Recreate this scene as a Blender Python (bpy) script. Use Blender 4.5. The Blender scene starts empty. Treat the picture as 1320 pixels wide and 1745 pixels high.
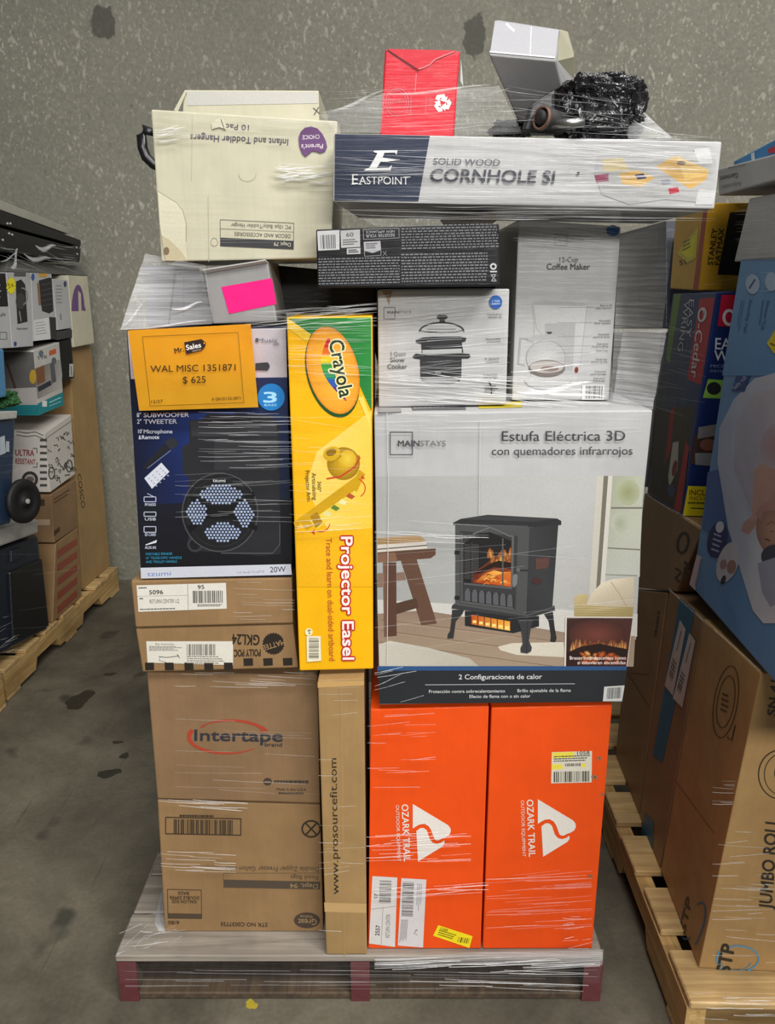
import bpy, bmesh, math, random
from mathutils import Vector, Matrix, noise
from mathutils.geometry import tessellate_polygon

random.seed(7)
C = bpy.context.scene.collection
sc = bpy.context.scene

# ------------------------------------------------------------------ camera
CAM = Vector((0, 0, 1.46))
PITCH = math.radians(15.9)
FPX, CX, CY = 1340.0, 660.0, 872.5
cd = bpy.data.cameras.new('camera')
cam = bpy.data.objects.new('camera', cd)
C.objects.link(cam)
cam.location = CAM
cam.rotation_euler = (math.radians(90) - PITCH, 0, 0)
cd.sensor_fit = 'VERTICAL'
cd.sensor_height = 24.0
cd.lens = 24.0 * FPX / 1745.0
cd.clip_start = 0.05
sc.camera = cam

# ------------------------------------------------------------------ world, lamps, exposure
w = bpy.data.worlds.new('warehouse_air')
sc.world = w
w.use_nodes = True
w.node_tree.nodes['Background'].inputs[0].default_value = (0.93, 0.97, 1.0, 1)
w.node_tree.nodes['Background'].inputs[1].default_value = 0.10
sc.view_settings.view_transform = 'Standard'
sc.view_settings.look = 'None'
sc.view_settings.exposure = 0.0
sc.view_settings.gamma = 1.0
sc.view_settings.use_curve_mapping = False
LAMPS = [  # x, y, z, size_x, size_y, watts : unseen overhead lamps, added and placed to shape the light
    (0.3, -0.3, 4.2, 1.6, 0.8, 100),
    (2.6, -1.0, 4.7, 1.6, 0.8, 220),
    (0.9, 2.5, 6.2, 1.6, 0.8, 42),
    (2.6, 2.0, 6.2, 1.6, 0.8, 50),
    (2.2, -7.0, 4.6, 6.0, 1.2, 760),
]
for i, (x, y, z, sx, sy, wt) in enumerate(LAMPS):
    ld = bpy.data.lights.new('unseen_overhead_lamp', 'AREA')
    ld.shape = 'RECTANGLE'
    ld.size, ld.size_y, ld.energy = sx, sy, wt
    ld.color = (1.0, 0.98, 0.95)
    lo = bpy.data.objects.new('unseen_overhead_lamp', ld)
    C.objects.link(lo)
    lo.location = (x, y, z)
    if y < -5:
        lo.rotation_euler = (math.radians(28), 0, 0)

# ------------------------------------------------------------------ colour + material helpers
def lin(h):
    r, g, b = (h >> 16) & 255, (h >> 8) & 255, h & 255
    f = lambda c: c / 12.92 if c <= 0.04045 else ((c + 0.055) / 1.055) ** 2.4
    return (f(r / 255), f(g / 255), f(b / 255), 1.0)

class NT:
    def __init__(s, name):
        s.m = bpy.data.materials.new(name)
        s.m.use_nodes = True
        s.t = s.m.node_tree
        s.p = s.t.nodes['Principled BSDF']
        s.out = s.t.nodes['Material Output']
    def n(s, typ, **kw):
        nd = s.t.nodes.new(typ)
        for k, v in kw.items():
            setattr(nd, k, v)
        return nd
    def l(s, a, b):
        s.t.links.new(a, b)
    def coords(s, scale=(1, 1, 1), rot=(0, 0, 0), world=True):
        g = s.n('ShaderNodeNewGeometry') if world else s.n('ShaderNodeTexCoord')
        mp = s.n('ShaderNodeMapping')
        mp.inputs['Scale'].default_value = scale
        mp.inputs['Rotation'].default_value = rot
        s.l(g.outputs['Position' if world else 'Object'], mp.inputs['Vector'])
        return mp.outputs[0]
    def noise(s, vec, scale, detail=2.0, rough=0.5, dist=0.0):
        t = s.n('ShaderNodeTexNoise')
        t.inputs['Scale'].default_value = scale
        t.inputs['Detail'].default_value = detail
        t.inputs['Roughness'].default_value = rough
        t.inputs['Distortion'].default_value = dist
        s.l(vec, t.inputs['Vector'])
        return t.outputs['Fac']
    def ramp(s, fac, stops):
        r = s.n('ShaderNodeValToRGB')
        e = r.color_ramp.elements
        e[0].position, e[0].color = stops[0]
        e[1].position, e[1].color = stops[1]
        for p, c in stops[2:]:
            x = e.new(p); x.color = c
        s.l(fac, r.inputs[0])
        return r.outputs[0]
    def mix(s, a, b, fac, mode='MIX'):
        m = s.n('ShaderNodeMix', data_type='RGBA', blend_type=mode)
        for sock, v in ((m.inputs[0], fac), (m.inputs[6], a), (m.inputs[7], b)):
            if hasattr(v, 'is_linked'):
                s.l(v, sock)
            else:
                sock.default_value = v
        return m.outputs[2]
    def bump(s, h, strength, dist=0.01, normal=None):
        b = s.n('ShaderNodeBump')
        b.inputs['Strength'].default_value = strength
        b.inputs['Distance'].default_value = dist
        s.l(h, b.inputs['Height'])
        if normal is not None:
            s.l(normal, b.inputs['Normal'])
        return b.outputs[0]

def G(v):
    return (v, v, v, 1)

def wrap_coat(t, wgt=0.3):
    """glossy cling film stretched tight over a surface: a clear coat with fine horizontal wrinkles"""
    v = t.coords((5, 5, 190), (0, math.radians(3), 0))
    h = t.noise(v, 1.0, 3.0, 0.6)
    t.p.inputs['Coat Weight'].default_value = wgt
    t.p.inputs['Coat Roughness'].default_value = 0.16
    t.l(t.bump(h, 0.35, 0.004), t.p.inputs['Coat Normal'])

def m_carton(name, col, var=0.12, rough=0.62, coat=0.22, flute=0.12):
    t = NT(name)
    c = lin(col)
    v = t.coords((1, 1, 1), world=False)
    n1 = t.noise(v, 9.0, 4.0, 0.6)
    n2 = t.noise(t.coords((60, 60, 6), world=False), 1.0, 3.0, 0.7)
    dk = tuple(x * (1 - var) for x in c[:3]) + (1,)
    lt = tuple(min(1, x * (1 + var * 0.6)) for x in c[:3]) + (1,)
    base = t.ramp(n1, [(0.3, dk), (0.7, lt)])
    base = t.mix(base, G(0.5), 0.0)
    sp = t.ramp(n2, [(0.35, G(1 - var * 0.6)), (0.65, G(1.0))])
    base = t.mix(base, sp, 1.0, 'MULTIPLY')
    t.l(base, t.p.inputs['Base Color'])
    t.p.inputs['Roughness'].default_value = rough
    t.p.inputs['Specular IOR Level'].default_value = 0.25
    dents = t.noise(t.coords((1, 1, 1), world=False), 7.0, 3.0, 0.5)
    b = t.bump(dents, 0.35, 0.012)
    b = t.bump(n2, flute, 0.003, b)
    t.l(b, t.p.inputs['Normal'])
    if coat:
        wrap_coat(t, coat)
    return t.m

def m_plain(name, col, rough=0.5, metal=0.0, bump=0.15, scale=60.0, coat=0.0):
    t = NT(name)
    c = lin(col)
    n1 = t.noise(t.coords(world=False), scale, 3.0)
    t.l(t.ramp(n1, [(0.3, tuple(x * 0.85 for x in c[:3]) + (1,)), (0.7, c)]), t.p.inputs['Base Color'])
    t.p.inputs['Roughness'].default_value = rough
    t.p.inputs['Metallic'].default_value = metal
    t.l(t.bump(n1, bump, 0.004), t.p.inputs['Normal'])
    if coat:
        wrap_coat(t, coat)
    return t.m

def m_ink():
    t = NT('printed_ink')
    a = t.n('ShaderNodeAttribute', attribute_name='ink')
    n1 = t.noise(t.coords((1, 1, 1)), 300.0, 2.0)
    t.l(t.mix(a.outputs['Color'], t.ramp(n1, [(0.3, G(0.92)), (0.7, G(1.0))]), 1.0, 'MULTIPLY'), t.p.inputs['Base Color'])
    t.p.inputs['Roughness'].default_value = 0.5
    dents = t.noise(t.coords((1, 1, 1)), 7.0, 3.0, 0.5)
    t.l(t.bump(dents, 0.3, 0.012), t.p.inputs['Normal'])
    t.p.inputs['Specular IOR Level'].default_value = 0.3
    wrap_coat(t, 0.09)
    return t.m

def m_film(name='stretch_film'):
    """thin clear polythene: mostly see-through, cloudy, and white for painted glints, where fold is high"""
    t = NT(name)
    a = t.n('ShaderNodeAttribute', attribute_name='fold')
    tr = t.n('ShaderNodeBsdfTransparent')
    mx = t.n('ShaderNodeMixShader')
    t.p.inputs['Base Color'].default_value = (0.86, 0.87, 0.88, 1)
    t.p.inputs['Roughness'].default_value = 0.22
    t.p.inputs['Specular IOR Level'].default_value = 0.7
    h = t.noise(t.coords((7, 7, 160), (0, math.radians(4), 0)), 1.0, 3.0, 0.6)
    t.l(t.bump(h, 0.6, 0.01), t.p.inputs['Normal'])
    st = t.ramp(h, [(0.38, G(0.6)), (0.64, G(1.0))])
    ml = t.n('ShaderNodeMath', operation='MULTIPLY', use_clamp=True)
    t.l(a.outputs['Fac'], ml.inputs[0]); t.l(st, ml.inputs[1])
    t.l(ml.outputs[0], mx.inputs[0])
    t.l(tr.outputs[0], mx.inputs[1]); t.l(t.p.outputs[0], mx.inputs[2])
    t.l(mx.outputs[0], t.out.inputs['Surface'])
    return t.m

def m_wood(name, c0, c1, axis='x'):
    t = NT(name)
    s = {'x': (2.2, 45, 45), 'y': (45, 2.2, 45), 'z': (45, 45, 2.2)}[axis]
    n1 = t.noise(t.coords(s), 1.0, 5.0, 0.65, 0.6)
    n2 = t.noise(t.coords(), 5.0, 3.0, 0.6)
    base = t.ramp(n1, [(0.28, lin(c0)), (0.72, lin(c1))])
    base = t.mix(base, t.ramp(n2, [(0.3, G(0.55)), (0.6, G(1.0))]), 0.8, 'MULTIPLY')
    t.l(base, t.p.inputs['Base Color'])
    t.p.inputs['Roughness'].default_value = 0.75
    t.l(t.bump(n1, 0.5, 0.004), t.p.inputs['Normal'])
    return t.m

INK = m_ink()
FILM = m_film()

# ------------------------------------------------------------------ object helpers
def link(o, parent=None):
    C.objects.link(o)
    if parent is not None:
        o.parent = parent
        o.matrix_parent_inverse = Matrix()
    return o

def tag(o, label, cat, group=None, kind=None):
    o['label'] = label
    if cat: o['category'] = cat
    if group: o['group'] = group
    if kind: o['kind'] = kind
    return o

def empty(name, loc, label=None, cat=None, group=None):
    o = bpy.data.objects.new(name, None)
    o.empty_display_size = 0.05
    link(o)
    o.location = loc
    if label: tag(o, label, cat, group)
    return o

def mesh_obj(name, bm, mat, parent=None, origin=None, smooth=False):
    """bm holds world coordinates"""
    if parent is not None:
        off = parent.matrix_world.translation.copy() if False else world_loc(parent)
    elif origin is not None:
        off = Vector(origin)
    else:
        zs = [v.co for v in bm.verts]
        mn = Vector((min(v.x for v in zs), min(v.y for v in zs), min(v.z for v in zs)))
        mx = Vector((max(v.x for v in zs), max(v.y for v in zs), max(v.z for v in zs)))
        off = Vector(((mn.x + mx.x) / 2, (mn.y + mx.y) / 2, mn.z))
    for v in bm.verts:
        v.co -= off
    me = bpy.data.meshes.new(name)
    bm.to_mesh(me)
    bm.free()
    if smooth:
        for p in me.polygons: p.use_smooth = True
    for m in (mat if isinstance(mat, (list, tuple)) else [mat]):
        me.materials.append(m)
    o = bpy.data.objects.new(name, me)
    link(o, parent)
    if parent is None:
        o.location = off
    return o

def world_loc(o):
    v = Vector(o.location)
    while o.parent is not None:
        o = o.parent
        v += Vector(o.location)
    return v

class Plane:
    def __init__(s, p, n):
        s.p = Vector(p); s.n = Vector(n).normalized()
    def hit(s, px, py, off=0.0):
        u, v = (px - CX) / FPX, (CY - py) / FPX
        d = Vector((u, math.cos(PITCH) + v * math.sin(PITCH), -math.sin(PITCH) + v * math.cos(PITCH)))
        t = (s.p + s.n * off - CAM).dot(s.n) / d.dot(s.n)
        return CAM + d * t
def front(y):
    return Plane((0, y, 0), (0, -1, 0))

def bm_hex(f, b, bev=0.0025, seg=2):
    """f: TL,TR,BR,BL seen from outside; b: the same four behind"""
    bm = bmesh.new()
    F = [bm.verts.new(p) for p in f]
    B = [bm.verts.new(p) for p in b]
    bm.faces.new([F[3], F[2], F[1], F[0]])
    bm.faces.new([B[0], B[1], B[2], B[3]])
    for i in range(4):
        j = (i + 1) % 4
        bm.faces.new([F[i], F[j], B[j], B[i]])
    bmesh.ops.recalc_face_normals(bm, faces=bm.faces[:])
    if bev:
        bmesh.ops.bevel(bm, geom=bm.edges[:], offset=bev, segments=seg, affect='EDGES', profile=0.6)
    return bm

def bm_box(lo, hi, bev=0.002):
    x0, y0, z0 = lo; x1, y1, z1 = hi
    return bm_hex([(x0, y0, z1), (x1, y0, z1), (x1, y0, z0), (x0, y0, z0)],
                  [(x0, y1, z1), (x1, y1, z1), (x1, y1, z0), (x0, y1, z0)], bev, 1)

def bm_join(dst, src):
    me = bpy.data.meshes.new('tmp'); src.to_mesh(me); src.free()
    dst.from_mesh(me); bpy.data.meshes.remove(me)

def bm_tube(pts, r, n=8, closed=False):
    bm = bmesh.new()
    pts = [Vector(p) for p in pts]
    rings = []
    for i, p in enumerate(pts):
        a = pts[max(0, i - 1)]; b = pts[min(len(pts) - 1, i + 1)]
        d = (b - a).normalized()
        up = Vector((0, 0, 1)) if abs(d.z) < 0.9 else Vector((1, 0, 0))
        s = d.cross(up).normalized(); t = s.cross(d)
        rr = r[i] if isinstance(r, (list, tuple)) else r
        rings.append([bm.verts.new(p + s * math.cos(2 * math.pi * k / n) * rr + t * math.sin(2 * math.pi * k / n) * rr) for k in range(n)])
    for i in range(len(rings) - 1):
        for k in range(n):
            bm.faces.new([rings[i][k], rings[i][(k + 1) % n], rings[i + 1][(k + 1) % n], rings[i + 1][k]])
    bm.faces.new(rings[0][::-1]); bm.faces.new(rings[-1])
    bmesh.ops.recalc_face_normals(bm, faces=bm.faces[:])
    return bm

def bm_lathe(prof, axis_o, axis_d, n=32):
    """prof: (radius, along) pairs round an axis"""
    d = Vector(axis_d).normalized()
    up = Vector((0, 0, 1)) if abs(d.z) < 0.9 else Vector((1, 0, 0))
    s = d.cross(up).normalized(); t = s.cross(d)
    o = Vector(axis_o)
    bm = bmesh.new(); rings = []
    for r, a in prof:
        rings.append([bm.verts.new(o + d * a + (s * math.cos(2 * math.pi * k / n) + t * math.sin(2 * math.pi * k / n)) * max(r, 1e-4)) for k in range(n)])
    for i in range(len(rings) - 1):
        for k in range(n):
            bm.faces.new([rings[i][k], rings[i][(k + 1) % n], rings[i + 1][(k + 1) % n], rings[i + 1][k]])
    bm.faces.new(rings[0][::-1]); bm.faces.new(rings[-1])
    bmesh.ops.recalc_face_normals(bm, faces=bm.faces[:])
    return bm

class Box:
    """a carton: front quad traced on its own plane, extruded to its real depth"""
    def __init__(s, name, label, cat, plane, quad, depth, mat, group=None, back=None, bev=0.0028, rest=None):
        s.plane = plane
        f = [plane.hit(*q) for q in quad]
        dv = -plane.n * depth
        b = [p + dv for p in f]
        if back:
            b = [p + Vector(k) for p, k in zip(b, back)]
        if rest is not None:
            for p in (f[2], f[3], b[2], b[3]): p.z = rest
        s.f, s.b = f, b
        s.o = mesh_obj(name, bm_hex(f, b, bev), mat)
        tag(s.o, label, cat, group)
    def end(s, side):
        F, B = s.f, s.b
        q = {'right': (F[1], B[1], B[2]), 'left': (B[0], F[0], F[3]), 'top': (B[0], B[1], F[1]), 'bottom': (F[3], F[2], B[2])}[side]
        n = (q[2] - q[1]).cross(q[1] - q[0])
        c = sum((p for p in F + B), Vector()) / 8
        n.normalize()
        if (q[0] - c).dot(n) < 0: n = -n
        return Plane(q[1], n)
    def art(s, name, plane=None, off=0.0007, T=None, label=None):
        return Art(s.o, name, plane or s.plane, off, T, label)

# ------------------------------------------------------------------ printed graphics
_tc = {}
def glyphs(txt, bold=0.0):
    key = txt
    if key in _tc: return _tc[key]
    cu = bpy.data.curves.new('t', 'FONT')
    cu.body = txt; cu.resolution_u = 3
    ob = bpy.data.objects.new('t', cu)
    C.objects.link(ob)
    bpy.context.view_layer.update()
    me = ob.to_mesh()
    vs = [(v.co.x, v.co.y) for v in me.vertices]
    fs = [tuple(p.vertices) for p in me.polygons]
    ob.to_mesh_clear()
    C.objects.unlink(ob); bpy.data.objects.remove(ob); bpy.data.curves.remove(cu)
    _tc[key] = (vs, fs)
    return _tc[key]
_v, _f = glyphs('H')
CAPH = max(y for x, y in _v)

class Art:
    def __init__(s, parent, name, plane, off=0.0007, T=None, label=None):
        s.parent, s.name, s.plane, s.off = parent, name, plane, off
        s.T = T or (0, 0, 1, 1)
        s.V, s.F, s.K = [], [], []
        s.lab = label
    def _add(s, pts, faces, cols):
        b = len(s.V)
        ox, oy, sx, sy = s.T
        for (x, y), c in zip(pts, cols):
            s.V.append(s.plane.hit(ox + x / sx, oy + y / sy, s.off)); s.K.append(c)
        for f in faces: s.F.append([b + i for i in f])
        s.off += 0.00001
        return s
    def poly(s, pts, col, cols=None):
        cs = [lin(c) for c in cols] if cols else [lin(col)] * len(pts)
        tri = tessellate_polygon([[Vector((x, y, 0)) for x, y in pts]])
        return s._add(pts, tri, cs)
    def rect(s, x0, y0, x1, y1, col):
        return s.poly([(x0, y0), (x1, y0), (x1, y1), (x0, y1)], col)
    def line(s, pts, wd, col):
        L, R = [], []
        for i, p in enumerate(pts):
            a, b = pts[max(0, i - 1)], pts[min(len(pts) - 1, i + 1)]
            dx, dy = b[0] - a[0], b[1] - a[1]
            m = math.hypot(dx, dy) or 1
            L.append((p[0] - dy / m * wd / 2, p[1] + dx / m * wd / 2)); R.append((p[0] + dy / m * wd / 2, p[1] - dx / m * wd / 2))
        n = len(pts)
        return s._add(L + R, [(i, i + 1, n + i + 1, n + i) for i in range(n - 1)], [lin(col)] * (2 * n))
    def outline(s, pts, wd, col):
        for i in range(len(pts)):
            s.line([pts[i], pts[(i + 1) % len(pts)]], wd, col); s.off -= 0.00001
        s.off += 0.00001
        return s
    def arcpts(s, cx, cy, rx, ry, a0=0, a1=360, rot=0, n=30):
        cr, sr = math.cos(math.radians(rot)), math.sin(math.radians(rot))
        o = []
        for k in range(n + 1):
            a = math.radians(a0 + (a1 - a0) * k / n)
            x, y = rx * math.cos(a), ry * math.sin(a)
            o.append((cx + x * cr - y * sr, cy + x * sr + y * cr))
        return o
    def disc(s, cx, cy, rx, ry, col, rot=0, n=30, edge=None):
        p = s.arcpts(cx, cy, rx, ry, 0, 360, rot, n)[:-1]
        return s._add([(cx, cy)] + p, [(0, i + 1, (i + 1) % n + 1) for i in range(n)], [lin(col)] + [lin(edge if edge is not None else col)] * n)
    def arc(s, cx, cy, rx, ry, wd, col, a0=0, a1=360, rot=0, n=30):
        return s.line(s.arcpts(cx, cy, rx, ry, a0, a1, rot, n), wd, col)
    def text(s, txt, p0, p1, h, col, bold=0.0, shear=0.0, up=None, fit=True):
        vs, fs = glyphs(txt, bold)
        if not vs: return s
        x0 = min(v[0] for v in vs); x1 = max(v[0] for v in vs)
        dx, dy = p1[0] - p0[0], p1[1] - p0[1]
        L = math.hypot(dx, dy)
        if up is None: up = (dy / L, -dx / L)
        pts = []
        for x, y in vs:
            u = (x - x0) / (x1 - x0) + shear * (y / CAPH) * h / L
            k = y / CAPH * h
            pts.append((p0[0] + dx * u + up[0] * k, p0[1] + dy * u + up[1] * k))
        s._add(pts, fs, [lin(col)] * len(pts))
        if bold > .006:
            q = bold * .62 / CAPH * h if bold < .08 else bold * .8 / CAPH * h
            for k in range(4 if bold < .08 else 10):
                an = 2 * math.pi * (k + .5) / (4 if bold < .08 else 10)
                s.off -= 0.000008
                s._add([(x + q * math.cos(an) , y + q * math.sin(an)) for x, y in pts], fs, [lin(col)] * len(pts))
        return s
    def bars(s, tl, tr, bl, n, col, seed=1):
        r = random.Random(seed)
        ws = [r.choice((1, 1, 2, 3)) for _ in range(2 * n)]
        tot = sum(ws); x = 0
        e = (tr[0] - tl[0], tr[1] - tl[1]); g = (bl[0] - tl[0], bl[1] - tl[1])
        for i, wv in enumerate(ws):
            if i % 2 == 0:
                a, b = x / tot, (x + wv) / tot
                P = lambda u, v: (tl[0] + e[0] * u + g[0] * v, tl[1] + e[1] * u + g[1] * v)
                s.poly([P(a, 0), P(b, 0), P(b, 1), P(a, 1)], col); s.off -= 0.00001
            x += wv
        s.off += 0.00001
        return s
    def fine(s, tl, tr, bl, rows, col, fill=0.5, seed=3, wlen=(0.03, 0.1), ragged=True):
        """lines of print too small to read in the photograph"""
        r = random.Random(seed)
        e = (tr[0] - tl[0], tr[1] - tl[1]); g = (bl[0] - tl[0], bl[1] - tl[1])
        P = lambda u, v: (tl[0] + e[0] * u + g[0] * v, tl[1] + e[1] * u + g[1] * v)
        pts, fs = [], []
        for k in range(rows):
            u = 0.0
            lim = 1.0 if not ragged else r.uniform(0.7, 1.0)
            v0, v1 = k / rows, (k + fill) / rows
            while u < lim - 0.01:
                b = min(lim, u + r.uniform(*wlen))
                q = len(pts)
                pts += [P(u, v0), P(b, v0), P(b, v1), P(u, v1)]
                fs.append((q, q + 1, q + 2, q + 3))
                u = b + 0.012
        return s._add(pts, fs, [lin(col)] * len(pts))
    def done(s):
        me = bpy.data.meshes.new(s.name)
        off = world_loc(s.parent)
        me.from_pydata([v - off for v in s.V], [], s.F)
        at = me.color_attributes.new('ink', 'FLOAT_COLOR', 'POINT')
        for i, c in enumerate(s.K): at.data[i].color = c
        me.materials.append(INK)
        o = bpy.data.objects.new(s.name, me)
        link(o, s.parent)
        if s.lab: o['label'] = s.lab
        return o

# ================================================================== THE SETTING
def m_wall():
    t = NT('aggregate_concrete')
    v = t.coords()
    big = t.noise(v, 0.7, 4.0, 0.6, 0.5)
    base = t.ramp(big, [(0.3, lin(0x78766A)), (0.72, lin(0x8C8A7C))])
    fine = t.noise(v, 55.0, 4.0, 0.65)
    base = t.mix(base, t.ramp(fine, [(0.3, G(0.80)), (0.7, G(1.08))]), 1.0, 'MULTIPLY')
    # pale sand flecks, smeared along the trowel
    fl = t.noise(t.coords((40, 1, 24), (0, math.radians(-30), 0)), 1.0, 2.0, 0.5)
    fl2 = t.noise(t.coords((85, 1, 55), (0, math.radians(-30), 0)), 1.0, 2.0, 0.5)
    dens = t.noise(v, 2.3, 3.0, 0.6)
    f1 = t.ramp(fl, [(0.60, G(0)), (0.70, G(.8))])
    f2 = t.ramp(fl2, [(0.60, G(0)), (0.68, G(0.75))])
    f = t.mix(f1, f2, 1.0, 'SCREEN')
    f = t.mix(f, t.ramp(dens, [(0.35, G(0.16)), (0.66, G(0.95))]), 1.0, 'MULTIPLY')
    base = t.mix(base, lin(0xB4B2A4), f)
    # hollows
    hv = t.noise(v, 20.0, 3.0, 0.6)
    base = t.mix(base, lin(0x5D5C50), t.ramp(hv, [(0.66, G(0)), (0.75, G(0.55))]))
    # two damp patches where the slab was patched
    g = t.n('ShaderNodeNewGeometry')
    wob = t.n('ShaderNodeTexNoise'); wob.inputs['Scale'].default_value = 24.0; wob.inputs['Detail'].default_value = 3.0
    t.l(g.outputs['Position'], wob.inputs['Vector'])
    for cx, cz, rx, rz in PATCHES:
        mp = t.n('ShaderNodeMapping')
        mp.inputs['Location'].default_value = (-cx / rx, 0, -cz / rz)
        mp.inputs['Scale'].default_value = (1 / rx, 0, 1 / rz)
        t.l(g.outputs['Position'], mp.inputs['Vector'])
        ln = t.n('ShaderNodeVectorMath', operation='LENGTH')
        t.l(mp.outputs[0], ln.inputs[0])
        ad = t.n('ShaderNodeMath', operation='MULTIPLY_ADD')
        t.l(wob.outputs['Fac'], ad.inputs[0]); ad.inputs[1].default_value = 1.3; t.l(ln.outputs['Value'], ad.inputs[2])
        base = t.mix(base, lin(0x4B4A42), t.ramp(ad.outputs[0], [(1.48, G(1)) if False else (0.0, G(0.9)), (1.0, G(0.0))]) if False else thr(t, ad.outputs[0], 1.55, 1.70))
    t.l(base, t.p.inputs['Base Color'])
    t.p.inputs['Roughness'].default_value = 0.85
    t.l(t.bump(fine, 0.3, 0.004), t.p.inputs['Normal'])
    return t.m

def thr(t, val, a, b, top=0.85):
    m = t.n('ShaderNodeMapRange', clamp=True)
    m.inputs['From Min'].default_value = a; m.inputs['From Max'].default_value = b
    m.inputs['To Min'].default_value = top; m.inputs['To Max'].default_value = 0.0
    t.l(val, m.inputs['Value'])
    return m.outputs[0]

WALL_Y = 3.84
wp = front(WALL_Y)
a, b2 = wp.hit(174, 37), wp.hit(809, 62)
PATCHES = [(a.x, a.z, 0.052, 0.072), (b2.x, b2.z, 0.050, 0.084)]

def m_floor():
    t = NT('stained_concrete_floor')
    v = t.coords()
    big = t.noise(v, 1.6, 5.0, 0.62, 0.4)
    mid = t.noise(v, 7.0, 4.0, 0.65, 0.5)
    fine = t.noise(v, 90.0, 3.0, 0.6)
    base = t.ramp(big, [(0.28, lin(0x37322A)), (0.70, lin(0x7A7363))])
    base = t.mix(base, t.ramp(mid, [(0.3, G(0.78)), (0.7, G(1.08))]), 1.0, 'MULTIPLY')
    base = t.mix(base, t.ramp(fine, [(0.3, G(0.86)), (0.7, G(1.06))]), 1.0, 'MULTIPLY')
    st = t.noise(v, 5.5, 2.0, 0.5)
    base = t.mix(base, lin(0x33322C), t.ramp(st, [(0.66, G(0)), (0.74, G(0.8))]))
    sc_ = t.noise(t.coords((30, 1.4, 1), (0, 0, math.radians(-25))), 1.0, 3.0, 0.6)
    base = t.mix(base, lin(0x2F2E29), t.ramp(sc_, [(0.64, G(0)), (0.72, G(0.45))]))
    t.l(base, t.p.inputs['Base Color'])
    t.p.inputs['Roughness'].default_value = 0.6
    t.p.inputs['Specular IOR Level'].default_value = 0.3
    t.l(t.bump(mid, 0.25, 0.006), t.p.inputs['Normal'])
    return t.m

o = mesh_obj('floor', bm_box((-5, -4, -0.15), (5, WALL_Y, 0), 0), m_floor()); o['kind'] = 'structure'
o['label'] = 'stained grey concrete warehouse floor'
o = mesh_obj('wall_back', bm_box((-5, WALL_Y, -0.15), (5, WALL_Y + 0.2, 5.2), 0), m_wall()); o['kind'] = 'structure'
o['label'] = 'rough olive grey concrete wall with pale flecks'

# oil spots on the floor
def spot(px, py, rx, ry, seed, col=0x24231F):
    fl = Plane((0, 0, 0), (0, 0, 1))
    c = fl.hit(px, py)
    r = random.Random(seed)
    bm = bmesh.new()
    ph = [r.uniform(0, 6.28) for _ in range(3)]
    vs = []
    for k in range(26):
        a = 2 * math.pi * k / 26
        q = 1 + 0.2 * math.sin(2 * a + ph[0]) + 0.14 * math.sin(3 * a + ph[1]) + 0.08 * math.sin(7 * a + ph[2])
        vs.append(bm.verts.new((c.x + rx * q * math.cos(a), c.y + ry * q * math.sin(a), 0.0006)))
    bm.faces.new(vs)
    return bm
MSTAIN = m_plain('oil_stain', 0x33322B, 0.35)
for i, (px, py, rx, ry) in enumerate([(135, 1193, .045, .06), (187, 1149, .02, .015), (185, 1318, .035, .022), (212, 1288, .012, .02), (200, 1265, .015, .01)]):
    tag(mesh_obj('oil_stain', spot(px, py, rx, ry, i), MSTAIN),
        ['large dark oil stain on the floor near the left pallet', 'small dark spot on the floor just behind the large oil stain',
         'long dark drip mark on the open floor left of the wrapped stack', 'short dark smear above the long drip mark on the floor',
         'thin dark fleck on the floor furthest above the long drip mark'][i], 'stain')
tag(mesh_obj('paint_spot', spot(428, 1712, .012, .012, 9), m_plain('yellow_paint', 0xA8952C, 0.6)), 'small yellow paint spot on the floor in front of the middle pallet', 'stain')

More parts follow.
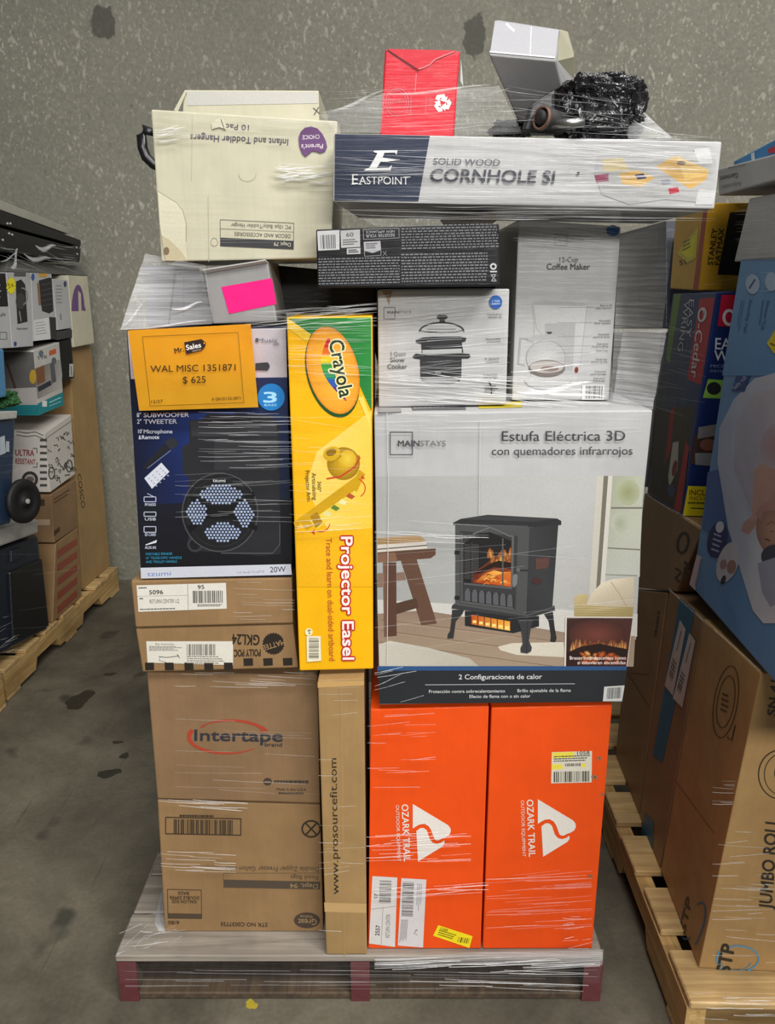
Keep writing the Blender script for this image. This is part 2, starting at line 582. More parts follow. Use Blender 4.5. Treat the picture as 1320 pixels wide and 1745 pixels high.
# ------------------------------------------------------------------ pallets
WOOD_GREY = m_wood('weathered_pallet_wood', 0x6B6258, 0xA39A8E, 'x')
WOOD_NEWX = m_wood('pale_pallet_wood_boards', 0x9C7C4C, 0xD2B27C, 'x')
WOOD_NEWY = m_wood('pale_pallet_wood_stringers', 0x94733F, 0xC9A76E, 'y')
RED_END = m_plain('faded_red_paint', 0x5C282B, 0.7, bump=0.4, scale=40)
DARKW = m_wood('dark_pallet_wood', 0x33291F, 0x5E4C38, 'y')
def make_pallet(label, corner, slope, W, L, H, board_m, str_m, nb, gap, red=False):
    root = empty('pallet', (corner[0], corner[1], 0), label, 'pallet')
    ey = Vector((slope, 1, 0)).normalized(); ex = Vector((ey.y, -ey.x, 0))
    o = Vector((corner[0], corner[1], 0))
    def xf(bm):
        for v in bm.verts: v.co = o + ex * v.co.x + ey * v.co.y + Vector((0, 0, v.co.z))
        return bm
    bt, sw = 0.018, 0.038
    bw = (L - gap * (nb - 1)) / nb
    r = random.Random(int(W * 1000) + nb)
    for k in range(nb):
        y = k * (bw + gap)
        mesh_obj('deck_board', xf(bm_box((r.uniform(-.004, .004), y, H - bt), (W + r.uniform(-.004, .004), y + bw, H - r.uniform(0, .002)), 0.003)), board_m, root)
    for k in range(3):
        x0 = (W - sw) * k / 2
        z0, z1 = bt, H - bt - 0.0005
        nt = z0 + (z1 - z0) * 0.45
        prof = [(0.004, z0), (0.2 * L, z0), (0.22 * L, nt), (0.38 * L, nt), (0.40 * L, z0), (0.6 * L, z0), (0.62 * L, nt), (0.78 * L, nt), (0.80 * L, z0), (L - .004, z0), (L - .004, z1), (0.004, z1)]
        bm = bmesh.new()
        A = [bm.verts.new((x0, y, z)) for y, z in prof]; B = [bm.verts.new((x0 + sw, y, z)) for y, z in prof]
        bm.faces.new(A); bm.faces.new(B[::-1])
        for i in range(len(prof)):
            j = (i + 1) % len(prof)
            bm.faces.new([A[i], B[i], B[j], A[j]])
        bmesh.ops.recalc_face_normals(bm, faces=bm.faces[:])
        st = mesh_obj('stringer', xf(bm), str_m, root)
        if red:
            mesh_obj('painted_end', xf(bm_box((x0 - .001, -0.001, z0 - .018), (x0 + sw + .001, 0.0035, z1), 0.0005)), RED_END, st)['label'] = 'faded red painted stringer end'
    for k in range(3):
        y = (L - 0.1) * k / 2
        mesh_obj('bottom_board', xf(bm_box((0, y + (.004 if k == 0 else 0), 0.001), (W, y + 0.1, bt - 0.0005), 0.003)), board_m if not red else DARKW, root)
    return root
make_pallet('weathered grey wooden pallet with red painted ends under the tall wrapped stack', (-0.566, 1.325), 0.0, 1.017, 1.19, 0.12, WOOD_GREY, DARKW, 10, 0.004, True)
make_pallet('pale wooden pallet under the stack of coolers and cartons by the wall', (-2.42, 2.63), 0.045, 1.03, 1.1, 0.13, WOOD_NEWX, WOOD_NEWY, 7, 0.045)
make_pallet('pale wooden pallet under the large brown cartons beside the middle stack', (0.583, 1.205), 0.02, 1.0, 1.2, 0.13, WOOD_NEWX, WOOD_NEWY, 7, 0.05)
make_pallet('pale wooden pallet corner in front of the pallet of coolers', (-2.40, 1.35), 0.0, 1.02, 1.2, 0.13, WOOD_NEWX, WOOD_NEWY, 7, 0.045)

# ================================================================== MAIN STACK
BROWN = m_carton('kraft_cardboard', 0x866A4C)
BROWN2 = m_carton('kraft_cardboard_light', 0x9E8054)
BROWN3 = m_carton('kraft_cardboard_tan', 0x90724E)
CREAM = m_carton('cream_cardboard', 0xBFBBA4, 0.08)
WHITE = m_carton('white_cardboard', 0xAFAFAF, 0.06)
GREY = m_carton('grey_cardboard', 0x8C8C8C, 0.08)
YELLOW = m_carton('yellow_cardboard', 0xEDB10A, 0.06, 0.45)
ORANGE = m_carton('orange_cardboard', 0xE24C0C, 0.06, 0.5)
REDC = m_carton('red_cardboard', 0xC8182C, 0.1, 0.5)
BLACKC = m_carton('black_cardboard', 0x0F1013, 0.2, 0.5, .12)
NAVY = m_carton('navy_cardboard', 0x0F1830, 0.15, 0.5, .1)
BLKPL = m_plain('black_plastic', 0x17171A, 0.35)
TAPE = m_plain('packing_tape', 0xA5855C, 0.25, coat=0.5)
CLEAR_TAPE = 0xB09060

# --- brown cartons, bottom left
f = front(1.388)
b = Box('cardboard_box', 'brown cardboard box with upside-down printing at the bottom left of the wrapped stack', 'box', f,
        [(268, 1363), (545, 1371), (551, 1592), (281, 1586)], 0.42, BROWN3, rest=.1205)
a = b.art('printed_barcode', T=(220, 1130, 3.143, 3.143))
D = 0x3A3026
a.outline([(195, 826), (598, 834), (598, 922), (195, 914)], 5, D)
a.bars((238, 836), (560, 842), (238, 912), 40, D)
a.fine((270, 812), (515, 816), (270, 824), 1, D, 0.9, 1, (.02, .06))
a.done()
a = b.art('printed_lettering', T=(220, 1130, 3.143, 3.143))
a.arc(974, 888, 48, 43, 9, D); a.line([(945, 858), (1003, 918)], 8, D); a.line([(1003, 858), (947, 918)], 9, D)
a.poly([(505, 1160), (1022, 1172), (1022, 1212), (505, 1202)], 0x51463A)
a.line([(505, 1128), (505, 1160)], 3, 0x6a5a44); a.line([(505, 1125), (1022, 1125)], 2, 0x6a5a44)
a.text('Double Zipper Freezer Gallon 80ct', (1015, 1092), (515, 1088), 24, 0x5a4c3a)
a.text('Food Bags', (1010, 1138), (865, 1136), 22, 0x5a4c3a)
a.text('Dept. 94', (1010, 1184), (862, 1180), 24, 0x9a8058, 0.02)
a.outline([(205, 1212), (386, 1216), (388, 1368), (208, 1366)], 3, D)
a.poly([(208, 1340), (386, 1344), (386, 1368), (208, 1364)], 0x4c4034)
a.text('GALLON SIZE', (362, 1272), (228, 1268), 16, D, .02); a.text('DOUBLE ZIPPER', (374, 1250), (215, 1247), 16, D, .02); a.text('BAGS', (320, 1226), (262, 1224), 16, D, .02)
a.text('6/80', (268, 1382), (208, 1380), 18, D, .02)
a.text('STK NO C0037735', (740, 1392), (490, 1388), 20, D, .02)
a.done()
a = b.art('printed_logo', T=(220, 1130, 3.143, 3.143))
a.disc(952, 1378, 70, 42, 0x4a3e34); a.text('Great', (1004, 1372), (905, 1370), 30, 0xA08560, .02); a.text('Value', (985, 1352), (915, 1350), 16, 0xA08560)
a.done()

f = front(1.384)
b = Box('cardboard_box', 'brown cardboard box with a red oval arrow logo in the lower left of the stack', 'box', f,
        [(250, 1146), (541, 1150), (545, 1369), (268, 1361)], 0.42, BROWN)
a = b.art('printed_logo', T=(220, 1130, 3.143, 3.143))
R_ = 0xA8422E
def taper(a, cx, cy, rx, ry, a0, a1, w0, w1, col, n=24):
    o_ = a.arcpts(cx, cy, rx, ry, a0, a1, 0, n); L = []; I = []
    for k, p in enumerate(o_):
        wd = w0 + (w1 - w0) * k / n
        dx, dy = (p[0] - cx) / rx, (p[1] - cy) / ry
        L.append((p[0] + dx * wd / 2, p[1] + dy * wd / 2)); I.append((p[0] - dx * wd / 2, p[1] - dy * wd / 2))
    a._add(L + I, [(k, k + 1, n + 2 + k, n + 1 + k) for k in range(n)], [lin(col)] * (2 * n + 2))
taper(a, 525, 395, 205, 88, 45, 205, 4, 26, R_); taper(a, 540, 395, 200, 88, -132, -20, 6, 20, R_)
a.poly([(700, 368), (745, 362), (715, 335)], R_); a.poly([(378, 342), (415, 322), (400, 345)], R_)
a.text('Intertape', (350, 415), (820, 420), 58, 0x33343c, .045)
a.text('brand', (726, 446), (818, 448), 20, 0x33343c, .03)
a.done()
a = b.art('printed_lettering', T=(220, 1130, 3.143, 3.143))
a.disc(741, 635, 23, 20, 0x443b33); a.line([(725, 635), (757, 635)], 5, BROWN and 0x937350)
a.fine((775, 628), (1015, 630), (775, 644), 1, 0x443b33, .9, 4, (.04, .1))
a.text('Made in the U.S.A.', (790, 682), (950, 684), 13, 0x443b33, .02); a.fine((800, 692), (950, 694), (800, 704), 1, 0x443b33, .7, 5)
a.done()

f = front(1.37)
b = Box('cardboard_box', 'flat brown cardboard box with upside-down black lettering and a row of black squares', 'box', f,
        [(231, 1071), (499, 1064), (508, 1138), (243, 1145)], 0.42, BROWN3)
a = b.art('printed_lettering', T=(200, 680, 3.634, 3.634))
for k in range(9):
    x = 170 + k * 122
    if k < 5: a.poly([(x, 1632), (x + 55, 1632), (x + 58, 1678), (x + 3, 1680)], 0x2a241e)
    elif k < 8: x -= 0; a.poly([(x, 1612 - k), (x + 58, 1610 - k), (x + 60, 1655 - k), (x + 3, 1658 - k)], 0x2a241e)
a.text('GKL24', (880, 1462), (712, 1456), 62, 0x2a241e, .03)
a.text('POLLY POC', (886, 1550), (722, 1553), 42, 0x2a241e, .03)
a.done()
a = b.art('printed_logo', T=(200, 680, 3.634, 3.634))
pts = []
for k in range(48):
    an = 2 * math.pi * k / 48; rr = 62 if k % 2 else 70
    pts.append((966 + rr * math.cos(an), 1515 + rr * math.sin(an)))
a.poly(pts, 0x2a241e)
a.text('MATTEL', (1030, 1488), (895, 1528), 32, 0x9c7c58, .02)
a.done()
a = b.art('shipping_label', T=(200, 680, 3.634, 3.634))
a.poly([(178, 1500), (716, 1500), (716, 1648), (186, 1632)], 0xD8D4C8)
a.bars((428, 1518), (608, 1518), (428, 1588), 26, 0x3c3a36, 4)
a.fine((196, 1530), (410, 1530), (196, 1562), 4, 0x67635c, .5, 3)
a.text('Bay Institution', (235, 1522), (350, 1524), 12, 0x444038)
a.line([(255, 1595), (300, 1600), (330, 1598), (380, 1590)], 4, 0x33302c); a.line([(265, 1600), (255, 1618), (310, 1635)], 3, 0x33302c); a.line([(370, 1580), (385, 1605)], 4, 0x33302c)
a.fine((430, 1592), (690, 1594), (430, 1645), 4, 0x6d6860, .4, 8)
a.done()

f = front(1.366)
b = Box('cardboard_box', 'plain flat brown box with a white return label, under the blue speaker box', 'box', f,
        [(223, 990), (497, 985), (499, 1062), (231, 1069)], 0.42, BROWN3)
a = b.art('shipping_label', T=(200, 680, 3.634, 3.634))
a.poly([(118, 1154), (672, 1138), (677, 1298), (130, 1318)], 0xD9D6CC)
a.line([(435, 1146), (438, 1306)], 3, 0x77736a); a.line([(120, 1222), (436, 1216)], 2, 0x77736a)
a.text('5096', (197, 1210), (282, 1208), 25, 0x26241f, .035); a.text('RETURN CENTER LQ', (200, 1266), (382, 1262), 24, 0x3a3833)
a.text('95', (497, 1178), (538, 1176), 25, 0x26241f, .02)
a.bars((466, 1188), (652, 1186), (468, 1264), 28, 0x2b2925, 7)
a.fine((495, 1272), (650, 1270), (495, 1288), 2, 0x55524b, .6, 2); a.fine((138, 1300), (360, 1294), (138, 1308), 1, 0x55524b, .8, 2); a.fine((130, 1166), (182, 1165), (130, 1176), 1, 0x55524b, .8, 2); a.fine((136, 1232), (160, 1232), (136, 1242), 1, 0x55524b, .8, 2)
a.done()

# --- blue speaker box
f = front(1.37)
b = Box('printed_box', 'dark blue printed box picturing a round black speaker, behind the orange paper', 'box', f,
        [(215, 562), (488, 557), (497, 983), (240, 986)], 0.36, NAVY)
a = b.art('printed_picture', T=(200, 680, 3.634, 3.634))
a.T = (0, 0, 1, 1)
a.poly([(217, 564), (487, 559), (489, 643), (223, 646)], 0xB3AEB5)
a.poly([(224, 700), (400, 700), (400, 960), (240, 966)], 0, [0x0c1430, 0x1c3a86, 0x1a2c66, 0x11131c])
a.poly([(400, 644), (489, 643), (497, 960), (400, 960)], 0, [0x15244e, 0x17264c, 0x13151c, 0x12141b])
a.poly([(240, 860), (497, 850), (497, 962), (240, 966)], 0, [0x151722, 0x15161c, 0x111216, 0x111216])
a.T = (200, 680, 3.634, 3.634)
a.poly([(445, 130), (520, 130), (560, 90), (940, 100), (1000, 150), (1010, 960), (880, 970), (500, 940), (440, 860), (440, 480), (405, 460), (400, 300), (445, 270)], 0x25262a)
a.poly([(450, 135), (985, 150), (990, 230), (460, 230)], 0x35363b); a.poly([(600, 250), (990, 250), (990, 440), (600, 440)], 0x303135)
a.line([(1005, 770), (1005, 900), (960, 955), (640, 955)], 3, 0x66686c)
a.disc(480, 900, 48, 48, 0x34353a); a.disc(480, 900, 34, 34, 0x17181b)
a.disc(635, 702, 236, 244, 0x1b1c1f); a.arc(635, 702, 234, 242, 7, 0x4a4b50); a.arc(635, 702, 205, 212, 4, 0x2c2d31)
a.poly([(460, 585), (560, 660), (700, 660), (840, 570), (852, 600), (760, 690), (760, 720), (870, 790), (860, 820), (720, 745), (560, 745), (450, 830), (430, 790), (545, 712), (540, 690), (440, 610)], 0x101113)
def in_lens(x, y, cx, cy, rx, ry):
    dx, dy = (x - cx) / rx, (y - cy) / ry
    return abs(dx) ** 1.6 + abs(dy) ** 1.6 < 1
hexes = []
for j in range(40):
    for i in range(40):
        x = 400 + i * 21 + (10.5 if j % 2 else 0); y = 500 + j * 18
        if in_lens(x, y, 640, 590, 132, 66) or in_lens(x, y, 652, 826, 122, 62) or in_lens(x, y, 492, 706, 62, 82) or in_lens(x, y, 785, 710, 62, 86):
            hexes.append((x, y))
for x, y in hexes:
    a.disc(x, y, 8.2, 8.2, 0x9FB0D2, 0, 6); a.off -= 0.00001
a.text('tzumi', (590, 513), (668, 515), 20, 0xDADCE0, .02)
a.poly([(290, 270), (335, 235), (372, 258), (372, 285), (335, 315)], 0x2a2b30)
a.poly([(290, 275), (325, 312), (180, 430), (160, 432), (165, 410)], 0x1d1e24); a.line([(330, 318), (185, 430)], 3, 0x8a93b8)
a.poly([(166, 490), (272, 394), (322, 450), (214, 556)], 0xC9CDD8)
for k in range(4):
    for q in range(4):
        x = 196 + k * 24 + q * 15; y = 492 - k * 21 + q * 15
        a.rect(x - 5, y - 4, x + 5, y + 4, 0x9aa0b2); a.off -= 0.00001
for (y0, y1) in ((606, 636), (700, 726), (790, 825)): a.outline([(165, y0), (238, y0), (238, y1), (165, y1)], 5, 0xB9C0D2)
a.line([(185, 585), (225, 605)], 4, 0xB9C0D2); a.poly([(172, 902), (245, 872), (240, 890), (176, 906)], 0xD0D4DE)
a.done()
a = b.art('printed_lettering', off=0.0028, T=(200, 680, 3.634, 3.634))
W_ = 0xC8CCD8
a.text('8"', (120, 112), (146, 112), 26, W_, .03); a.text('SUBWOOFER', (163, 113), (442, 110), 27, W_, .03)
a.text('2"', (122, 152), (148, 152), 26, W_, .03); a.text('TWEETER', (164, 154), (368, 152), 27, W_, .03)
a.text("10'", (128, 212), (154, 212), 24, W_, .03); a.text('Microphone', (163, 213), (340, 212), 24, W_, .03)
a.text('&', (132, 249), (146, 249), 24, W_, .03); a.text('Remote', (152, 249), (258, 247), 24, W_, .03)
for s_, y in (('FM RADIO', 662), ('USB', 752), ('SD CARD', 848), ('AUX-IN', 928)): a.text(s_, (170, y), (238, y), 17, 0xB9C0D2, .03)
for s_, y, x1 in (('PORTABLE SPEAKER', 968, 340), ('16" TELESCOPIC HANDLE', 992, 398), ('AND TROLLEY HANDLE', 1016, 368)): a.text(s_, (176, y), (x1, y - 3), 15, 0x2E87A8, .02)
a.poly([(143, 1045), (1074, 1022), (1080, 1088), (146, 1112)], 0xC5C8D2)
a.text('tzumi', (185, 1098), (330, 1092), 28, 0x5f7fb8, -.005)
a.text('11.5" W x 8.1" H x 8.7" D', (742, 1082), (908, 1074), 12, 0x555a66)
a.text('20W', (945, 1074), (1042, 1070), 34, 0x3a4152, .01)
a.disc(952, -12, 84, 84, 0x1c74b8); a.text('3', (905, 20), (985, 20), 62, 0x9fd2ee, .05); a.text('BASS', (910, 44), (985, 44), 14, 0x9fd2ee)
a.text('Music', (868, -352), (990, -352), 24, 0x5a5c66); a.disc(862, -366, 9, 12, 0x4a4c56); a.text('GO', (965, -332), (1000, -332), 16, 0x4a4c56)
a.poly([(855, -222), (930, -228), (942, -210), (942, -196), (930, -178), (855, -180)], 0x33353c)
a.done()

# --- yellow easel box
f = front(1.345)
b = Box('printed_box', 'tall narrow yellow and green printed box standing upright in the middle of the stack', 'box', f,
        [(488, 541), (634, 538), (636, 1140), (510, 1143)], 0.30, YELLOW)
a = b.art('printed_picture')
a.poly([(498, 740), (633, 730), (635, 1000), (507, 1000)], 0, [0xEDB40C, 0xF0BC1C, 0xEDB010, 0xE7AC10])
a.poly([(540, 770), (632, 700), (634, 900), (560, 905), (520, 830)], 0, [0xF0D070, 0xEFC850, 0xF0C440, 0xF2CE66, 0xF0CC60])
a.poly([(491, 543), (632, 541), (633, 700), (628, 690), (605, 640), (560, 570), (530, 576)], 0, [0x1E6428, 0x2B8A3B, 0x1F7A34, 0x1F7A34, 0x227c36, 0x227c36, 0x1c6a2c])
a.poly([(489, 548), (496, 546), (530, 570), (522, 582), (491, 560)], 0xE8BE2E)
a.poly([(610, 678), (618, 676), (632, 712), (633, 740), (628, 722)], 0xE9CF5C)
a.disc(566, 635, 44, 78, 0x1c4a1c, -14, 36)
a.disc(567, 631, 43, 76, 0xE08A1C, -14, 36); a.disc(567, 631, 40, 72, 0xF2B93A, -14, 36, 0xE89A24)
# rainbow smile
rb = [0xC8262A, 0xE06A1C, 0xE8C51C, 0x3C9A3C, 0x1E8A5A, 0x2C5CB0, 0x4A2C86, 0x8A2458]
L_, I_ = [], []
for k in range(25):
    s_ = k / 24
    x = 559 + 30 * s_ - 19 * math.sin(math.pi * s_); y = 577 + 106 * s_
    wd = 17 * math.sin(math.pi * min(1, s_ * .92 + .06)) + 1
    L_.append((x - wd * .35, y)); I_.append((x + wd * .75, y))
cols = [lin(rb[min(7, int(k / 24 * 7.99))]) for k in range(25)]
a._add(L_ + I_, [(k, k + 1, 26 + k, 25 + k) for k in range(24)], cols + cols)
for bo, cl in ((0.10, 0xF2E8B0), (0.03, 0x21331f)):
    a.text('Crayola', (560, 582), (579, 678), 24, cl, bo)
# projector head and arm
a.poly([(606, 812), (612, 800), (622, 808), (606, 842), (522, 904), (512, 890), (504, 905), (500, 890), (530, 868)], 0xC89A12)
a.poly([(604, 836), (612, 842), (540, 902), (528, 888)], 0xE6C84E); a.poly([(528, 880), (540, 872), (550, 890), (538, 900)], 0xA67C10)
for k in range(4): a.poly([(550 + k * 13, 876 - k * 10), (556 + k * 13, 870 - k * 10), (566 + k * 13, 876 - k * 10), (560 + k * 13, 881 - k * 10)], (0xD8D090, 0x5C7A2C, 0xE4DCA0, 0xB0502C)[k])
a.disc(585, 790, 28, 28, 0xD8AC1C, 0, 30, 0x9A7410); a.disc(592, 782, 15, 15, 0xE6C648, 0, 20, 0xD4A81C)
a.poly([(554, 772), (572, 762), (582, 778), (562, 792)], 0xA8800F); a.disc(565, 773, 15, 12, 0xD0A51A, -20); a.disc(564, 771, 9, 6, 0x8a660c, -20)
a.line([(556, 816), (580, 812), (604, 796), (613, 780), (610, 776)], 2.6, 0xC03A22); a.arc(600, 832, 22, 18, 1.8, 0xC8492C, -60, 50)
a.arc(546, 890, 16, 16, 1.8, 0xC8492C, 10, 110); a.poly([(614, 816), (622, 816), (617, 809)], 0xC8492C); a.poly([(536, 912), (536, 902), (530, 907)], 0xC8492C)
a.done()
a = b.art('printed_lettering', off=0.0015)
a.text('360°', (541, 820), (541, 838), 6, 0x5a4a18, .01); a.text('Articulating', (531, 806), (533, 852), 7, 0x5a4a18, .01); a.text('Projector Arm', (520, 802), (523, 854), 7, 0x5a4a18, .01)
for bo, cl in ((0.13, 0xB82026), (0.045, 0xF2E4DC)):
    a.text('Projector Easel', (581, 915), (584, 1124), 19, cl, bo)
a.text('Trace and learn on dual-sided artboard', (555, 917), (561, 1126), 10, 0xB0452A)
a.done()
a = b.art('printed_barcode', off=0.002)
a.poly([(522, 1084), (546, 1084), (547, 1126), (523, 1128)], 0xE8E2C8); a.bars((526, 1087), (526, 1124), (543, 1087), 22, 0x4a4434, 2)
a.disc(526, 1077, 6.5, 6.5, 0xEEE6C0); a.text('6+', (524, 1073), (524, 1081), 6, 0x33401f, .03)
a.done()

# --- long slim brown carton
f = front(1.327)
b = Box('cardboard_box', 'long slim brown carton standing upright with a web address printed up its side', 'box', f,
        [(541, 1160), (620, 1157), (625, 1638), (556, 1640)], 0.34, BROWN2, rest=.1205)
a = b.art('printed_lettering')
a.text('www.prosourcefit.com', (577, 1524), (573, 1292), 12, 0x33291c)
a.done()
a = b.art('packing_tape', off=0.0004, label='shiny brown packing tape along the carton')
a.poly([(579, 1162), (583, 1162), (588, 1636), (585, 1636)], 0xA08258)
a.poly([(541, 1172), (620, 1168), (620, 1160), (541, 1162)], 0xC09A62)
a.poly([(552, 1538), (624, 1540), (624, 1556), (553, 1554)], 0xBB9A68)
a.done()

# --- two orange boxes
f = front(1.342)
def ozark(a, ox, oy):
    """white peak logo turned on its side, with lettering reading downwards"""
    Wt = 0xDDD6CE
    q = lambda pts: [(ox + x, oy + y) for x, y in pts]
    up = [(0, 0), (60, 36), (64, 41), (65, 47), (62, 53), (56, 57), (50, 59)]
    s1 = [(44, 62), (40, 62), (37, 60), (31, 44), (27, 38), (20, 34), (12, 35), (6, 38), (0, 42)]
    a.poly(q(up + s1), Wt)
    s2 = [(6, 46), (13, 41), (19, 41), (24, 45), (29, 60), (34, 66), (41, 68), (48, 66), (54, 62), (54, 68), (50, 73), (9, 98)]
    a.poly(q(s2), Wt)
for (quad, lab, ox, oy) in (([(631, 1209), (833, 1203), (819, 1617), (627, 1611)], 'tall bright orange box with two white labels near its bottom corner', 703, 1370),
                    ([(837, 1206), (1043, 1201), (1008, 1621), (822, 1618)], 'tall bright orange box with one yellow and white label near the top', 916, 1362)):
    b = Box('printed_box', lab, 'box', f, quad, 0.42, ORANGE, rest=.1205)
    a = b.art('printed_logo', T=(ox, oy, 1, 1))
    a.T = (0, 0, 1, 1)
    ozark(a, ox, oy)
    a.text('OZARK TRAIL', (ox - 19, oy + 1), (ox - 15, oy + 98), 11, 0xDDD6CE, .03)
    a.text('OUTDOOR EQUIPMENT', (ox - 29, oy + 2), (ox - 26, oy + 98), 5.5, 0xDDD6CE)
    a.done()
    if ox < 800:
        a = b.art('shipping_label', T=(600, 1180, 2.87, 2.87))
        a.poly([(98, 898), (220, 905), (209, 1245), (82, 1228)], 0xCFCBC8)
        a.bars((134, 920), (130, 1032), (192, 922), 24, 0x35332f, 5)
        a.text('97', (125, 1010), (127, 986), 18, 0x2a2825, .02); a.text('2557', (132, 1190), (136, 1140), 20, 0x2a2825, .03); a.text('RETURN CENTER', (182, 1200), (186, 1085), 20, 0x5d5a55)
        a.line([(92, 1060), (214, 1046)], 2, 0x77736d); a.line([(150, 1050), (142, 1230)], 2, 0x77736d)
        a.done()
        a = b.art('shipping_label', T=(600, 1180, 2.87, 2.87))
        a.poly([(240, 908), (362, 915), (346, 1248), (222, 1238)], 0xCDC8C8)
        a.bars((246, 925), (240, 1098), (302, 928), 30, 0x4a4844, 6)
        a.fine((318, 935), (312, 1075), (345, 938), 3, 0x8a8692, .4, 3); a.fine((240, 1110), (230, 1225), (275, 1112), 7, 0x75716c, .5, 2)
        a.line([(305, 1165), (318, 1160), (300, 1180), (318, 1185)], 3, 0x55524e)
        a.done()
        a = b.art('price_sticker', T=(600, 1180, 2.87, 2.87))
        a.poly([(420, 1138), (588, 1192), (572, 1250), (395, 1190)], 0xEAD51E)
        a.bars((520, 1195), (576, 1205), (512, 1220), 10, 0x4a4410, 4); a.fine((425, 1160), (510, 1186), (415, 1190), 3, 0x6a6214, .5, 2); a.text('CLEAR', (430, 1160), (466, 1170), 12, 0x3a3608, .03)
        a.done()
    else:
        a = b.art('price_label', T=(600, 1180, 2.87, 2.87))
        a.poly([(975, 292), (1172, 286), (1170, 440), (972, 445)], 0xD2CCBC)
        a.poly([(978, 294), (1085, 290), (1085, 318), (978, 322)], 0xE3D24a); a.poly([(975, 352), (1024, 350), (1030, 374), (975, 378)], 0xE3D24a); a.poly([(1120, 348), (1140, 347), (1140, 366), (1120, 366)], 0xE3D24a)
        a.fine((985, 312), (1165, 306), (985, 345), 3, 0x44413a, .45, 2); a.bars((1040, 348), (1118, 346), (1040, 362), 16, 0x33312c, 3)
        a.bars((985, 388), (1160, 384), (985, 440), 26, 0x33312c, 9); a.text('1058', (1100, 306), (1160, 303), 17, 0x33312c, .02)
        a.done()
        a = b.art('torn_scuff', T=(600, 1180, 2.87, 2.87), label='torn pale scuffs on the orange edge')
        for x, y, s_ in ((1208, 322, 14), (1185, 415, 18), (1165, 900, 12), (1222, 500, 10)):
            a.poly([(x - s_, y - s_ * .3), (x - s_ * .2, y - s_ * .8), (x + s_ * .7, y - s_ * .4), (x + s_, y + s_ * .6), (x, y + s_ * .3), (x - s_ * .6, y + s_)], 0x9a6a50)
            a.poly([(x - s_ * .3, y - s_ * .1), (x + s_ * .2, y - s_ * .3), (x + s_ * .4, y + s_ * .3)], 0x4a2c20)
        a.done()

# --- electric stove box
f = front(1.338)
b = Box('printed_box', 'big white printed box picturing an electric stove, on top of the two orange boxes', 'box', f,
        [(637, 703), (1112, 699), (1060, 1195), (646, 1201)], 0.60, WHITE)
a = b.art('printed_picture', off=0.0006)
a.poly([(640, 812), (1097, 811), (1083, 1090), (644, 1090)], 0, [0xA9AAA8, 0xB4B4B1, 0xA8A8A4, 0xA4A5A3])
a.poly([(640, 812), (820, 811), (818, 1040), (643, 1050)], 0, [0xA2A3A2, 0xA9AAA8, 0xA0A19F, 0x9c9d9b])
a.poly([(643, 1022), (1086, 1046), (1085, 1085), (644, 1062)], 0xC2C0BA)
a.poly([(643, 1046), (720, 1040), (965, 1078), (1082, 1084), (1079, 1136), (646, 1138)], 0, [0x8D7866, 0x84705E, 0x8c7a69, 0x94806c, 0x9c8b78, 0x9a8874])
for k, (y0, y1) in enumerate(((1056, 1068), (1074, 1090), (1094, 1112))):
    a.line([(648, y0), (960, y1 + 26)], 1.0, 0x6d5b4b); a.line([(660, y0 + 4), (880, y1 + 18)], 3, 0x9a8470)
a.poly([(645, 1098), (664, 1092), (730, 1104), (800, 1122), (818, 1138), (646, 1138)], 0, [0xBDB8AC, 0xC4BFB4, 0xB9B4A8, 0xB2AC9e, 0xACA698, 0xBDB8AC])
a.poly([(848, 1102), (872, 1096), (960, 1094), (962, 1120), (880, 1116), (852, 1108)], 0xC9C2B2)
# window, basket, cushion
a.T = (620, 680, 2.64, 2.64)
a.poly([(1110, 346), (1250, 346), (1240, 800), (1085, 800)], 0, [0x9CA08A, 0xB4B8A2, 0xBCBEB6, 0xAEB0A6])
a.disc(1185, 420, 55, 60, 0x8E9468, 0, 16, 0xA8AC90); a.disc(1150, 560, 40, 50, 0x9CA08A, 0, 16, 0xB0B4A4)
a.poly([(1046, 346), (1078, 346), (1042, 880), (1012, 880)], 0xBDB9AE); a.poly([(1078, 346), (1098, 346), (1060, 870), (1042, 880)], 0x6E6A5E); a.poly([(1098, 346), (1118, 346), (1080, 870), (1060, 870)], 0xC7C4BA)
a.line([(1110, 490), (1252, 490)], 7, 0x6E6A60); a.line([(1095, 670), (1245, 678)], 6, 0x77736A); a.line([(1085, 790), (1230, 795)], 5, 0x88847c)
a.poly([(1000, 930), (1020, 880), (1070, 825), (1120, 810), (1215, 800), (1210, 960), (1020, 955)], 0, [0xBDB29A, 0xCBBFA6, 0xD6CCB6, 0xD2C8B2, 0xC6BBA4, 0xB0A48C, 0xB4A890])
a.line([(1110, 822), (1150, 880), (1185, 940)], 4, 0xA3967E)
a.poly([(945, 890), (975, 876), (1010, 880), (1000, 925), (1100, 935), (1212, 935), (1208, 985), (945, 985)], 0, [0xB8A77C, 0xC4B48A, 0xB4A276, 0xAE9C6E, 0xBCAB80, 0xA89768, 0x9c8c60, 0xA2915f])
for k in range(5): a.line([(945, 930 + k * 11), (1208, 940 + k * 9)], 2, 0x917f54)
